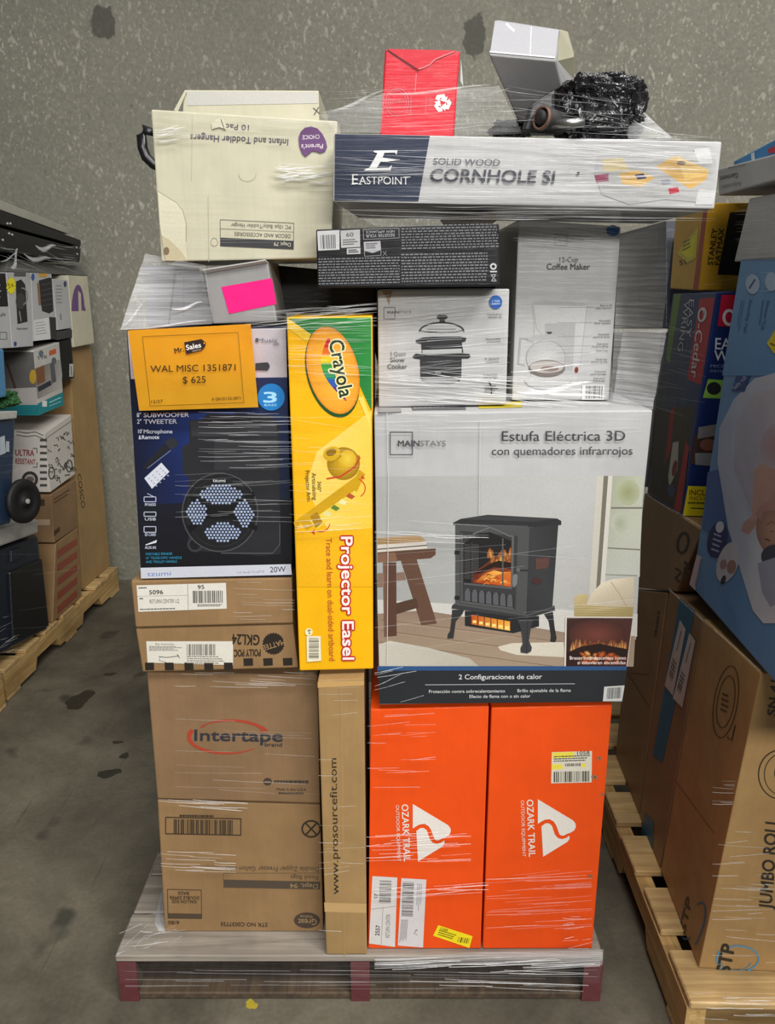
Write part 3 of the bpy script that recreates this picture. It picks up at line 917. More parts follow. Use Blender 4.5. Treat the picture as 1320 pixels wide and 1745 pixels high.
# stool
a.poly([(60, 625), (250, 612), (280, 640), (60, 662)], 0x9F8058); a.poly([(60, 655), (280, 642), (285, 672), (60, 690)], 0xCFC8BC); a.line([(60, 676), (284, 658)], 5, 0x57524c)
a.poly([(60, 690), (322, 672), (322, 700), (300, 716), (60, 735)], 0x5C4032); a.poly([(60, 695), (140, 690), (150, 730), (60, 735)], 0x7C5C48)
a.poly([(165, 725), (235, 715), (328, 1010), (258, 1018)], 0x5E4436); a.poly([(85, 735), (145, 735), (147, 1065), (90, 1070)], 0x54392e); a.poly([(85, 735), (105, 735), (108, 1068), (90, 1070)], 0x6e5042)
a.poly([(146, 918), (235, 895), (245, 938), (146, 968)], 0x4e382c); a.poly([(60, 785), (90, 782), (90, 845), (60, 848)], 0x80685a); a.poly([(145, 782), (180, 778), (190, 815), (145, 820)], 0x80685a)
# stove
a.T = (740, 850, 5.5, 5.5)
K, K2, K3 = 0x3B3C3E, 0x2E2F31, 0x4A4B4C
a.poly([(285, 1050), (980, 1100), (980, 1195), (740, 1260), (285, 1190)], 0x232426)
a.poly([(1025, 1080), (1110, 1060), (1125, 1200), (1145, 1310), (1130, 1345), (1085, 1340), (1090, 1280), (1070, 1150)], 0x28292b)
a.poly([(165, 1040), (280, 1040), (262, 1080), (200, 1150), (178, 1310), (120, 1310), (125, 1270), (145, 1240), (160, 1120)], K2)
a.poly([(195, 235), (890, 270), (870, 1100), (195, 985)], 0x48494A)
a.poly([(890, 270), (1160, 240), (1105, 1010), (860, 1090)], 0, [0x363739, 0x2c2d2f, 0x333537, 0x2f3032])
a.poly([(175, 225), (245, 188), (500, 150), (1150, 185), (1188, 208), (1188, 245), (890, 268), (300, 240), (178, 244)], 0x2A2B2D)
a.poly([(250, 190), (500, 158), (1130, 190), (900, 215)], 0x37383a); a.line([(180, 236), (880, 258)], 5, 0x5c5d5d)
a.poly([(190, 980), (860, 1085), (1125, 1000), (1130, 1045), (870, 1120), (160, 1030), (165, 1000)], 0x353638); a.line([(185, 985), (862, 1092), (1125, 1012)], 7, 0x58595a)
# door and glass
a.poly([(240, 300), (780, 350), (760, 1040), (240, 960)], 0x343537)
a.poly([(275, 420), (340, 370), (420, 325), (520, 312), (600, 345), (730, 400), (725, 830), (275, 790)], 0x1D1C1C)
for i in range(12):
    for j in range(22):
        if i in (5,): continue
        a.disc(285 + i * 11 + (j % 2) * 5, 430 + j * 15, 3.2, 4, 0x6b6b69, 0, 5); a.off -= .00001
a.poly([(360, 700), (480, 610), (600, 520), (725, 500), (725, 828), (360, 788)], 0, [0x5a2a1c, 0x6a3018, 0x70381c, 0x5a2818, 0x8a3c1a, 0x7a3018])
for k in range(16):
    r_ = random.Random(k + 20); x = r_.uniform(510, 715); y = r_.uniform(500, 600)
    a.disc(x, y, r_.uniform(14, 26), r_.uniform(30, 62), r_.choice((0xC07A30, 0xD89A48, 0xA8602a)), r_.uniform(-15, 15), 14, 0x6C3A1E)
a.poly([(370, 700), (520, 610), (600, 580), (725, 600), (725, 660), (560, 640), (430, 700)], 0x231612)
a.poly([(380, 780), (470, 700), (560, 670), (640, 690), (725, 680), (725, 825)], 0, [0xA4481C, 0xD08028, 0xE2A03C, 0xE8B050, 0xC86C24, 0xC05820])
for k in range(14):
    r_ = random.Random(k); x = r_.uniform(420, 700); y = r_.uniform(700, 800); a.line([(x - 25, y + 8), (x, y - 10), (x + 25, y + 4)], 7, (0xF0C460, 0x7a2c14, 0xE08A2C)[k % 3])
a.line([(360, 330), (520, 268), (620, 310), (700, 350), (735, 350)], 14, 0x606162); a.line([(350, 410), (350, 790)], 6, 0x4a4b4c); a.line([(640, 370), (640, 822)], 14, 0x50504e); a.line([(735, 350), (725, 830)], 22, 0x58595a); a.line([(255, 320), (255, 960)], 16, 0x4e4f50)
a.line([(275, 795), (725, 838)], 20, 0x525354)
for k in range(7): 
    x = 285 + k * 66; y = 835 + k * 9
    a.poly([(x, y + 120), (x, y + 40), (x + 14, y + 8), (x + 34, y + 4), (x + 50, y + 30), (x + 52, y + 128)], 0x55565A); a.line([(x + 54, y + 20), (x + 56, y + 130)], 8, 0x1c1d1f)
a.line([(245, 965), (740, 1030)], 16, 0x545556)
a.poly([(735, 720), (760, 700), (780, 720), (772, 800), (745, 835), (732, 800)], 0x6F7072); a.disc(785, 665, 22, 18, 0x5b5c5e); a.line([(800, 670), (880, 670)], 14, 0x2a2b2d)
a.rect(190, 485, 235, 520, 0x1d1e20); a.rect(190, 910, 235, 945, 0x1d1e20)
a.poly([(945, 560), (1080, 540), (1070, 640), (950, 670)], 0x4e3430); a.disc(960, 770, 50, 30, 0x40282a)
for i in range(8):
    for j in range(7): a.disc(955 + i * 15, 565 + j * 15, 3, 3, 0x8a6a60, 0, 5); a.off -= .00001
a.poly([(340, 1085), (712, 1150), (710, 1238), (340, 1175)], 0, [0xB0461c, 0xE09a38, 0xE8C060, 0xB8561c])
for k in range(7): a.line([(345 + k * 61, 1086 + k * 10), (345 + k * 61, 1176 + k * 10)], 8, 0x5a2a14)
for k in range(6): a.rect(358 + k * 61, 1140 + k * 11, 392 + k * 61, 1165 + k * 11, 0xF2D27A)
a.poly([(770, 1130), (925, 1130), (905, 1200), (885, 1330), (912, 1395), (905, 1430), (868, 1450), (808, 1440), (808, 1395), (828, 1360), (820, 1270), (800, 1190)], 0x37383A); a.line([(872, 1135), (862, 1440)], 6, 0x242527)
# inset of flames
a.T = (620, 680, 2.64, 2.64)
a.poly([(905, 978), (1210, 980), (1184, 1202), (900, 1202)], 0xCFC6BC)
a.poly([(912, 984), (1208, 986), (1180, 1202), (908, 1202)], 0, [0x3a2420, 0x4a2c28, 0x4a2018, 0x2a1614])
a.disc(1050, 1060, 130, 70, 0x6e3a30, 0, 24, 0x432722)
for k in range(26):
    r_ = random.Random(k + 50); x = 935 + k * 9.5; h_ = r_.uniform(22, 48)
    a.disc(x, 1122, r_.uniform(7, 13), h_, r_.choice((0xD89850, 0xB86830, 0xE0B070)), r_.uniform(-14, 14), 12, 0x5C2C20)
a.poly([(915, 1140), (980, 1112), (1060, 1100), (1130, 1115), (1185, 1125), (1180, 1160), (910, 1170)], 0x241512)
for k in range(22):
    r_ = random.Random(k + 90); x = r_.uniform(970, 1140); y = r_.uniform(1140, 1190)
    a.disc(x, y, r_.uniform(10, 22), r_.uniform(7, 14), r_.choice((0xE08A3C, 0xC8602a, 0xF0B460)), r_.uniform(-40, 40), 10, 0x5a2415)
a.text('Brasas incandescentes como', (925, 1172), (1178, 1172), 15, 0xE6D6D0, .02); a.text('si estuvieran encendidas', (960, 1193), (1176, 1193), 15, 0xE6D6D0, .02)
# blue rule and black band
a.poly([(60, 1202), (1182, 1202), (1180, 1224), (60, 1226)], 0x2C4F7C)
a.poly([(62, 1222), (1180, 1220), (1164, 1362), (70, 1372)], 0x25282C)
a.done()
a = b.art('printed_lettering', off=0.0035, T=(620, 680, 2.64, 2.64))
DK = 0x3a3b40
a.outline([(118, 149), (218, 149), (218, 250), (118, 250)], 4, 0x4a4d56)
a.text('MAIN', (153, 212), (249, 212), 25, DK, .035); a.text('STAYS', (254, 212), (368, 212), 25, 0x6d6e72, -.005)
a.text('Estufa Eléctrica 3D', (620, 189), (1175, 187), 44, DK, .004)
a.text('con quemadores infrarrojos', (575, 252), (1208, 250), 36, DK, -.006)
a.text('2 Configuraciones de calor', (426, 1261), (800, 1259), 21, 0xD2D2D2, .02)
a.line([(275, 1286), (948, 1281)], 3, 0xB5B6B8)
a.text('Protección contra sobrecalentamiento', (292, 1323), (634, 1320), 14, 0xC4C5C6, .02); a.text('Brillo ajustable de la flama', (690, 1319), (930, 1317), 14, 0xC4C5C6, .02); a.text('Efecto de flama con o sin calor', (474, 1345), (748, 1343), 14, 0xC4C5C6, .02)
a.done()
a = b.art('printed_barcode', off=0.0035, T=(620, 680, 2.64, 2.64))
a.poly([(1080, 1294), (1172, 1288), (1160, 1360), (1074, 1360)], 0xC9C9C6); a.bars((1094, 1300), (1160, 1296), (1090, 1350), 20, 0x3a3a3a, 3)
a.done()
a = b.art('folded_edge', off=0.0034, T=(620, 680, 2.64, 2.64), label='pale creased board edge down the left side')
a.poly([(46, 60), (104, 60), (108, 330), (104, 1190), (66, 1210)], 0xB2B3B2) if False else a.line([(103, 62), (106, 300), (110, 350), (104, 1190)], 3, 0xC6C7C6)
a.line([(522, 90), (518, 520)], 3, 0xC2C3C2)
a.done()
ptop = b.end('top')
a = b.art('top_sticker', plane=ptop, label='yellow sticker strip on the top of the stove box')
a.poly([(812, 686), (888, 684), (890, 694), (816, 696)], 0xC9B52A)
a.done()
a = b.art('top_lettering', plane=ptop)
a.poly([(700, 690), (790, 686), (794, 698), (702, 699)], 0x5a5a5e); a.fine((704, 692), (786, 689), (704, 697), 2, 0xA8A8AA, .5, 3)
a.poly([(642, 694), (682, 692), (684, 702), (644, 703)], 0x8f8f90)
a.done()

# --- slow cooker box
f = front(1.392)
b = Box('printed_box', 'white printed box picturing a black slow cooker pot', 'box', f, [(643, 494), (868, 492), (862, 690), (645, 694)], 0.30, WHITE)
a = b.art('printed_picture', T=(630, 480, 3.07, 3.07))
Kc = 0x2A2B2D
a.poly([(348, 182), (360, 174), (398, 174), (408, 182), (402, 194), (390, 198), (396, 214), (362, 214), (366, 198), (352, 194)], Kc)
a.line(a.arcpts(376, 262, 116, 48, 180, 360), 7, Kc); a.line([(256, 256), (300, 262), (376, 266), (450, 262), (494, 254)], 5, Kc); a.line([(300, 248), (450, 248)], 3, 0x77787a)
a.poly([(240, 306), (275, 292), (330, 288), (470, 286), (505, 294), (500, 312), (480, 318), (490, 372), (272, 372), (268, 326), (240, 318)], Kc)
a.poly([(275, 358), (480, 350), (480, 374), (275, 378)], 0xA9AAAA); a.line([(300, 310), (480, 300)], 3, 0x8d8e90); a.line([(290, 340), (470, 330)], 2, 0x6f7072)
a.poly([(222, 392), (240, 376), (300, 384), (480, 376), (520, 378), (527, 392), (515, 402), (480, 402), (478, 500), (470, 520), (270, 520), (264, 500), (262, 406), (232, 402)], Kc)
a.poly([(280, 518), (462, 516), (440, 530), (370, 536), (300, 530)], 0x98999a); a.rect(340, 470, 372, 482, 0x8a8b8d)
for y in (418, 436, 452, 470, 492): a.line([(270, y + 6), (474, y)], 2, 0x5a5b5d)
a.poly([(55, 42), (116, 42), (112, 70), (100, 122), (85, 80)], 0x8a7760)
a.line([(622, 520), (636, 550), (636, 588)], 7, Kc)
a.done()
a = b.art('printed_lettering', off=.0015, T=(630, 480, 3.07, 3.07))
a.outline([(74, 134), (132, 134), (132, 194), (74, 194)], 3, 0x6f7074); a.text('MAIN', (92, 169), (150, 167), 15, 0x55565a, .02); a.text('STAYS', (153, 167), (216, 165), 15, 0x8b8c90)
a.text('3 Quart', (106, 388), (188, 388), 22, 0x66676a, -.005); a.text('Slow', (106, 420), (182, 420), 23, 0x3d3e42, .01); a.text('Cooker', (92, 456), (194, 456), 25, 0x3d3e42, .01)
a.disc(658, 107, 34, 36, 0x1E55A0); a.text('2 YEAR', (637, 106), (680, 106), 10, 0xBFD0E8, .02); a.text('WARRANTY', (637, 120), (680, 120), 9, 0xBFD0E8, .02)
for (s1, s2, y, x1) in (('Cool & lid are', 'dishwasher safe', 176, 690), ('Removable', 'stoneware crock', 304, 684), ('2 quart', 'capacity', 408, 676), ('3 Settings:', 'low or high', 492, 668)):
    a.text(s1, (x1 - 75, y), (x1, y - 2), 9, 0x55565a, .01); a.text(s2, (x1 - 70, y + 14), (x1, y + 12), 9, 0x55565a, .01)
a.fine((600, 545), (676, 543), (600, 580), 3, 0x55565a, .5, 3)
a.done()

# --- coffee maker box
f = front(1.452)
b = Box('printed_box', 'tall white printed box picturing a pale coffee maker', 'box', f, [(883, 374), (1058, 386), (1037, 682), (872, 682)], 0.28, WHITE)
a = b.art('printed_picture', T=(630, 480, 3.07, 3.07))
LG, LG2, LG3 = 0xB4B4B3, 0xA2A2A2, 0xC9C9C8
a.poly([(848, 108), (1136, 114), (1100, 440), (1080, 520), (1060, 545), (820, 545), (850, 470), (860, 220)], 0, [0xBCBCBB, 0xC0C0BF, 0xB2B2B2, 0xBABAB9, 0xBCBCBB, 0xBABAB9, 0xB6B6B5, 0xB4B4B3])
a.poly([(848, 108), (900, 102), (1100, 108), (1136, 116), (1125, 128), (858, 122)], LG2); a.poly([(915, 220), (1075, 218), (1060, 470), (915, 470)], 0xA3A3A3)
a.line([(855, 120), (870, 240), (900, 280)], 3, 0x8f8f90); a.line([(1136, 116), (1098, 450)], 3, 0x9a9a9a)
a.disc(920, 400, 102, 92, 0xBDBDBC, 0, 30, 0xA9A9A9); a.arc(920, 400, 102, 92, 3, 0x8a8a8a)
a.line([(830, 300), (788, 296), (776, 430), (812, 436)], 9, 0x98989A); a.poly([(830, 295), (870, 278), (1010, 278), (1020, 310), (825, 312)], 0xA6A6A6)
a.poly([(922, 262), (956, 262), (946, 274), (930, 274)], 0x3a3a3c)
a.disc(925, 455, 96, 46, 0x77706C, 0, 26, 0x68615d); a.disc(925, 446, 88, 32, 0xAAA4A0); a.disc(940, 456, 48, 14, 0x7c6a64)
a.line(a.arcpts(930, 515, 120, 50, 5, 185), 4, 0x949494); a.disc(1080, 462, 11, 17, 0x8a4030, 8); a.disc(1080, 462, 5, 10, 0x4a2018, 8)
a.done()
a = b.art('printed_lettering', off=.0015, T=(520, 350, 2.095, 2.095))
a.text('12-Cup', (908, 202), (974, 201), 17, 0x66676a, -.006); a.text('Coffee Maker', (862, 229), (1016, 229), 21, 0x3c3d40, .012)
a.disc(1097, 90, 23, 20, 0x2f5688); a.outline([(892, 102), (934, 102), (934, 142), (892, 142)], 2, 0x8c8d90); a.text('MAINSTAYS', (905, 130), (995, 128), 10, 0x8c8d90)
for (s1, s2, y, x1) in (('Easy to fill', 'water reservoir', 360, 1094), ('Removable', 'filter basket', 414, 1090), ('Automatic', 'pause & serve', 463, 1086), ('Ergonomic', 'handle', 497, 1082), ('Brews 12 cups', '', 521, 1080), ('Dual stay', 'dishwasher safe carafe', 552, 1078), ('Convenient', 'cord storage', 596, 1074), ('Keep-warm', 'plate', 620, 1070)):
    a.text(s1, (x1 - 40, y), (x1, y), 6, 0x55565a, .01)
    if s2: a.text(s2, (x1 - 58, y + 9), (x1, y + 9), 6, 0x55565a, .01)
    a.line([(900, y + 4), (x1 - 62, y + 3)], 1, 0x9a9a9c)
a.done()
a = b.art('printed_barcode', off=.0015, T=(520, 350, 2.095, 2.095))
a.poly([(988, 640), (1068, 640), (1064, 694), (986, 694)], 0xD0D0CE); a.bars((1000, 644), (1064, 644), (998, 690), 18, 0x4a4a4a, 8)
a.done()

# --- black box with fine print
f = front(1.345)
b = Box('printed_box', 'long black printed box covered in fine white print, under the long white and navy box', 'box', f, [(538, 391), (850, 381), (852, 488), (541, 491)], 0.05, BLACKC)
a = b.art('printed_barcode', T=(520, 350, 2.095, 2.095))
a.poly([(42, 92), (122, 88), (122, 158), (46, 162)], 0xB9B9BA); a.bars((52, 106), (108, 104), (54, 156), 14, 0x2a2a2c, 4)
a.poly([(125, 90), (195, 86), (196, 148), (128, 152)], 0xA9A9AA); a.text('60', (146, 112), (172, 111), 14, 0x2a2a2c, .01); a.fine((134, 122), (190, 119), (134, 146), 3, 0x4a4a4c, .5, 3)
a.poly([(148, 154), (197, 151), (197, 173), (148, 175)], 0xA9A9AA); a.fine((154, 158), (192, 156), (154, 172), 2, 0x2a2a2c, .7, 3)
a.done()
a = b.art('printed_lettering', T=(520, 350, 2.095, 2.095))
a.outline([(207, 86), (334, 82), (335, 116), (208, 122)], 2, 0x8f8f92); a.text('REGISTER YOUR', (318, 100), (216, 104), 11, 0xA0A0A3, .02); a.text('NEW APPLIANCE', (318, 88), (216, 91), 9, 0xA0A0A3, .02)
a.poly([(208, 130), (268, 127), (270, 160), (240, 170), (210, 162)], 0xA0A0A3); a.fine((216, 136), (262, 134), (216, 158), 3, 0x3a3a3c, .5, 5); a.outline([(210, 164), (270, 160), (270, 178), (212, 182)], 2, 0x8f8f92); a.text('X', (276, 180), (292, 179), 16, 0x77777a)
a.fine((342, 72), (688, 64), (344, 162), 9, 0x737479, .42, 3, (.012, .05), False)
a.fine((46, 190), (336, 184), (48, 288), 10, 0x737479, .42, 4, (.014, .06), False); a.fine((342, 174), (650, 168), (344, 280), 10, 0x737479, .42, 5, (.012, .05), False)
a.arc(671, 218, 9, 9, 6, 0xB9B9BB); a.rect(659, 234, 684, 239, 0xB9B9BB); a.outline([(662, 248), (680, 247), (664, 270), (682, 270)], 3, 0xA0A0A3)
a.done()

# --- cornhole box
f = front(1.33)
b = Box('printed_box', 'long white and navy printed box lying across the top of the stack', 'box', f, [(568, 227), (1230, 241), (1217, 356), (567, 344)], 0.30, WHITE, back=[(.03,0,0),(0,0,0),(0,0,0),(.03,0,0)])
a = b.art('printed_picture', T=(540, 0, 1.692, 1.692))
a.poly([(52, 386), (325, 392), (292, 580), (50, 578)], 0, [0x20293F, 0x232c44, 0x1d2840, 0x1b2438])
gp = [(820, 560), (800, 500), (810, 450), (870, 452), (960, 470), (1010, 452), (1080, 436), (1150, 460), (1150, 520), (1130, 585), (1000, 575), (900, 590)]
a.poly(gp, 0xA9A9A8); a.poly([(1085, 430), (1130, 425), (1140, 470), (1100, 470)], 0xC4C4C4); a.poly([(1100, 545), (1150, 550), (1140, 590), (1090, 590)], 0xC4C4C4)
a.poly([(870, 500), (920, 490), (975, 512), (930, 540), (880, 532)], 0xC9A35A); a.poly([(915, 504), (940, 500), (950, 514), (924, 518)], 0x2a2e5a)
a.poly([(975, 480), (1035, 448), (1130, 490), (1120, 520), (1075, 545)], 0xC9A055); a.poly([(1035, 448), (1130, 490), (1125, 505), (1060, 520)], 0xD8B56C); a.disc(1050, 470, 13, 6, 0x6a5030)
a.poly([(990, 520), (1015, 516), (1020, 530), (996, 536)], 0x8b8d98); a.poly([(1012, 544), (1040, 538), (1044, 554), (1016, 560)], 0xB02438); a.poly([(800, 505), (840, 500), (840, 522), (806, 526)], 0x8A3858); a.poly([(820, 460), (880, 455), (900, 490), (830, 495)], 0xBFAF80)
a.done()
a = b.art('printed_logo', off=.0025, T=(540, 0, 1.692, 1.692))
Wl = 0xD9DAD8
a.poly([(166, 434), (232, 433), (229, 446), (224, 440), (194, 441), (187, 460), (240, 460), (205, 466), (183, 467), (172, 484), (206, 484), (216, 476), (212, 491), (135, 492), (140, 487), (150, 484), (174, 442), (162, 438)], Wl)
a.poly([(172, 462), (186, 454), (240, 461), (186, 464)], Wl)
a.text('ASTPOINT', (121, 531), (264, 532), 22, Wl, .004); a.text('E', (101, 531), (118, 531), 29, Wl, .004)
for x in (101, 121): a.line([(x - 2, 531), (x + 8, 531)], 2, Wl)
a.line([(182, 510), (202, 510)], 2.5, Wl); a.line([(250, 510), (270, 510)], 2.5, Wl)
a.done()
a = b.art('printed_lettering', off=.0025, T=(540, 0, 1.692, 1.692))
a.text('SOLID WOOD', (334, 474), (526, 478), 19, 0x4e5058, -.005, .12)
a.text('CORNHOLE SI', (325, 522), (682, 528), 35, 0x3d3f48, .03, .12)
a.disc(753, 499, 4, 5, 0x3d3f48)
a.done()
# tan scrap on the fine-print box
f = front(1.41)
b = Box('cardboard_pad', 'small tan cardboard pad squeezed under the long white and navy box', 'cardboard', f, [(757, 366), (846, 363), (846, 377), (768, 379)], 0.12, BROWN2, bev=.001)

# --- cream hanger boxes
f = front(1.405)
b = Box('printed_box', 'large cream cardboard box with upside-down lettering and a purple badge', 'box', f, [(257, 186), (575, 206), (563, 440), (275, 446)], 0.27, CREAM)
a = b.art('printed_lettering', T=(220, 0, 2.87, 2.87))
P_ = 0x51495a
a.text('10 Pack', (586, 611), (448, 604), 26, P_, .006); a.text('Infant and Toddler Hangers', (778, 680), (300, 656), 31, P_, .01)
a.outline([(445, 1074), (805, 1091), (803, 1219), (446, 1203)], 2.5, 0x5a5650); a.line([(445, 1118), (804, 1134)], 2, 0x77736a); a.poly([(445, 1162), (804, 1178), (803, 1219), (446, 1203)], 0x3a3a3c)
a.text('PC 10pk Baby/Toddler Hanger', (790, 1102), (497, 1092), 18, 0x55514a); a.text('DECOR AND ACCESSORIES', (788, 1146), (515, 1134), 18, 0x55514a); a.text('Dept 79', (790, 1188), (708, 1184), 18, 0xBDB9A8, .02)
a.arc(416, 1184, 17, 20, 2.5, 0x8d8878)
a.line([(386, 960), (390, 1280)], 3, 0xADA890); a.line([(310, 560), (305, 880)], 2, 0xB5B09A); a.line(a.arcpts(578, 850, 42, 36, 0, 180), 2.5, 0xB0AB95)
a.done()
a = b.art('printed_badge', T=(220, 0, 2.87, 2.87), off=.002)
hp = [(862, 766), (845, 750), (832, 715), (828, 675), (838, 645), (858, 625), (890, 618), (920, 628), (945, 655), (962, 690), (968, 720), (958, 740), (935, 748), (912, 740), (895, 738), (880, 752)]
a.poly(hp, 0x63406E)
a.text("Parent's", (948, 704), (842, 706), 22, 0xD8CFD2, .015, .1); a.text('CHOICE', (930, 658), (846, 662), 20, 0xD8CFD2, .012)
a.done()
a = b.art('torn_flap', T=(220, 0, 2.87, 2.87), label='torn pale paper patch at the top and lower corner', off=.0022)
a.poly([(402, 600), (430, 582), (455, 578), (470, 600), (476, 634), (440, 622), (405, 632)], 0xD2CDB6); a.line([(448, 582), (466, 634)], 4, 0x5c5848)
a.poly([(140, 935), (180, 960), (230, 990), (262, 1030), (278, 1090), (278, 1180), (285, 1275), (178, 1275), (150, 1100)], 0, [0xCFCAB2, 0xD3CEB8, 0xD3CEB8, 0xD0CBB4, 0xCCC7B0, 0xC9C4AC, 0xC9C4AC, 0xC6C1A8, 0xCCC7B0])
a.line([(140, 935), (180, 960), (230, 990), (262, 1030), (278, 1090), (278, 1180)], 3, 0x8d8972)
a.poly([(158, 1150), (200, 1175), (255, 1230), (285, 1275), (178, 1275)], 0xB9AE90); a.disc(182, 1228, 14, 20, 0x77664c)
a.done()
f = front(1.66)
b = Box('cardboard_box', 'cream box mostly hidden behind the large cream box with the purple badge', 'box', f, [(313, 153), (543, 154), (548, 440), (296, 440)], 0.24, CREAM)
a = b.art('packing_tape', off=.0006, label='shiny clear tape along the top edge')
a.poly([(318, 156), (541, 157), (542, 176), (318, 180)], 0xB9B8B2); a.text('X', (534, 196), (546, 194), 12, 0x4a4840)
a.done()
fl = bm_hex([front(1.655).hit(*q) for q in ((296, 188), (315, 153), (318, 156), (303, 190))], [front(1.66).hit(*q) for q in ((296, 188), (315, 153), (318, 156), (303, 190))], 0)
mesh_obj('open_flap', fl, CREAM, b.o)

# black carry handle behind the cream box
f = front(1.45)
hp = [f.hit(262, 226), f.hit(246, 221), f.hit(241, 232), f.hit(243, 252), f.hit(249, 268), f.hit(262, 281), f.hit(275, 288)]
root = empty('carry_case', f.hit(300, 300), 'black plastic carry handle of a case sticking out behind the large cream box', 'case')
bm = bm_hex([front(1.635).hit(*q) for q in ((290, 215), (420, 215), (420, 420), (300, 420))], [front(1.65).hit(*q) for q in ((290, 215), (420, 215), (420, 420), (300, 420))], .002)
mesh_obj('case_body', bm, BLKPL, root)
bm = bm_tube([p + Vector((0, 0.1, 0)) * 0 for p in hp] , [.006, .0085, .0085, .0085, .0085, .008, .006], 10)
for v in bm.verts:
    v.co = CAM + (v.co - CAM) * (1.642 / 1.45)
mesh_obj('handle', bm, BLKPL, root, smooth=True)

# --- red box
f = front(1.43)
b = Box('printed_box', 'bright red box with a white recycling mark standing on top of the stack', 'box', f, [(656, 84), (784, 87), (773, 234), (647, 232)], 0.10, REDC)
a = b.art('tucked_flap', T=(640, 60, 8.25, 8.25), label='folded V shaped red top flap', off=.0015)
a.poly([(160, 192), (1140, 215), (1060, 250), (860, 330), (760, 420), (610, 490)], 0, [0xC41C2E, 0xC8202E, 0xC41C2E, 0xC41C2E, 0xC41C2E, 0xC01828])
a.line([(160, 200), (600, 500)], 14, 0x5a0c14); a.line([(600, 470), (660, 460), (760, 412), (830, 340), (1100, 228)], 16, 0xD8767A)
a.done()
a = b.art('printed_lettering', T=(640, 60, 8.25, 8.25))
pk = 0xC8606A
a.arc(300, 945, 160, 195, 12, pk, 100, 400); a.arc(300, 945, 128, 160, 8, pk); a.text('FAMILY', (200, 950), (410, 950), 50, pk)
for x in (490, 700): a.line([(x + 8, 850), (x - 4, 1120)], 9, pk)
a.line([(570, 540), (550, 800)], 9, 0xD87880); a.fine((750, 870), (750, 1010), (800, 870), 3, pk, .4, 4); a.fine((1065, 910), (1065, 1000), (1105, 910), 2, pk, .4, 4)
a.done()
a = b.art('recycling_mark', T=(640, 60, 8.25, 8.25))
for k in range(3):
    an = math.radians(120 * k); ca, sa = math.cos(an), math.sin(an)
    q = [(-75, -108), (30, -118), (48, -75), (75, -90), (50, -10), (-35, -40), (-5, -58), (-20, -75), (-50, -30), (-100, -55)]
    a.poly([(935 + x * ca - y * sa, 955 + x * sa * 1.0 + y * ca * 1.08) for x, y in q], 0xE4D8D6)
a.done()
mesh_obj('torn_edge', bm_hex([f.hit(*q, 0.0005) for q in ((785, 100), (788, 130), (789, 147), (784, 138))], [f.hit(*q, -0.002) for q in ((785, 100), (788, 130), (789, 147), (784, 138))], 0), WHITE, b.o)['label'] = 'torn white board edge'

# --- leaning grey white carton on top
def pt(px, py, y): return front(y).hit(px, py)
F_ = [pt(831, 92, 1.40), pt(947, 103, 1.40), pt(978, 232, 1.50), pt(893, 232, 1.50)]
B_ = [pt(845, 32, 1.50), pt(955, 49, 1.50), pt(1010, 215, 1.60), pt(905, 215, 1.60)]
o = mesh_obj('cardboard_box', bm_hex(F_, B_, .005, 3), GREY)
tag(o, 'plain grey white carton leaning on its corner at the very top of the stack', 'box')
def pl3(a_, b_, c_):
    n_ = (b_ - a_).cross(c_ - a_)
    if n_.dot(a_ - CAM) > 0: n_ = -n_
    return Plane(a_, n_)
ep = pl3(F_[0], F_[1], B_[0])
a = Art(o, 'end_flap', ep, .001, None, 'paler taped end flap')
a.poly([(835, 88), (843, 35), (952, 51), (946, 98)], 0x98989C); a.line([(862, 40), (876, 53)], 4, 0xDADADC); a.line([(905, 45), (903, 93)], 1.5, 0xD2D2D4); a.line([(834, 88), (945, 98)], 2.5, 0xDADADA)
a.done()
sp = [pt(954, 50, 1.49), pt(967, 54, 1.50), pt(978, 90, 1.52), pt(979, 150, 1.54), pt(952, 152, 1.47), pt(944, 105, 1.405)]
bm = bmesh.new()
c_ = bm.verts.new(sum(sp, Vector()) / 6 + Vector((.012, -.012, 0)))
vs = [bm.verts.new(p) for p in sp]
for k in range(6): bm.faces.new([c_, vs[k], vs[(k + 1) % 6]])
bmesh.ops.solidify(bm, geom=bm.faces[:], thickness=.002)
mesh_obj('side_flap', bm, CREAM, o)['label'] = 'curved cream side flap'

# --- black plastic wrapped bundle and a machine part with a copper ring
def bag(name, label, c, r, seed, mat, amp=.22, parent=None, fl=1.0):
    bm = bmesh.new()
    bmesh.ops.create_icosphere(bm, subdivisions=5, radius=1)
    for v in bm.verts:
        p = v.co.copy()
        q = Vector((abs(p.x) ** .6 * math.copysign(1, p.x), abs(p.y) ** .6 * math.copysign(1, p.y), abs(p.z) ** .6 * math.copysign(1, p.z)))
        n1 = noise.noise(p * 2.2 + Vector((seed, 0, 0)))
        n2 = abs(noise.noise(p * 5.0 + Vector((0, seed, 0)))); n3 = abs(noise.noise(p * 11.0 + Vector((0, 0, seed))))
        q *= 1 + amp * n1 - amp * 1.1 * n2 - amp * .25 * n3
        v.co = Vector(c) + Vector((q.x * r[0], q.y * r[1], q.z * r[2]))
    return bm
MBAG = NT('black_polythene')
MBAG.p.inputs['Base Color'].default_value = (0.012, 0.012, 0.014, 1)
MBAG.p.inputs['Roughness'].default_value = 0.22
hh = MBAG.noise(MBAG.coords((28, 28, 28)), 1.0, 3.0, 0.6, 1.2)
MBAG.l(MBAG.bump(hh, 1.0, .012), MBAG.p.inputs['Normal'])
c = front(1.40).hit(1016, 190)
o = mesh_obj('wrapped_bundle', bag('b', '', c, (.074, .06, .052), 3.1, 0, .26), MBAG.m)
tag(o, 'crinkled black plastic bundle on the right end of the long white box', 'bundle')
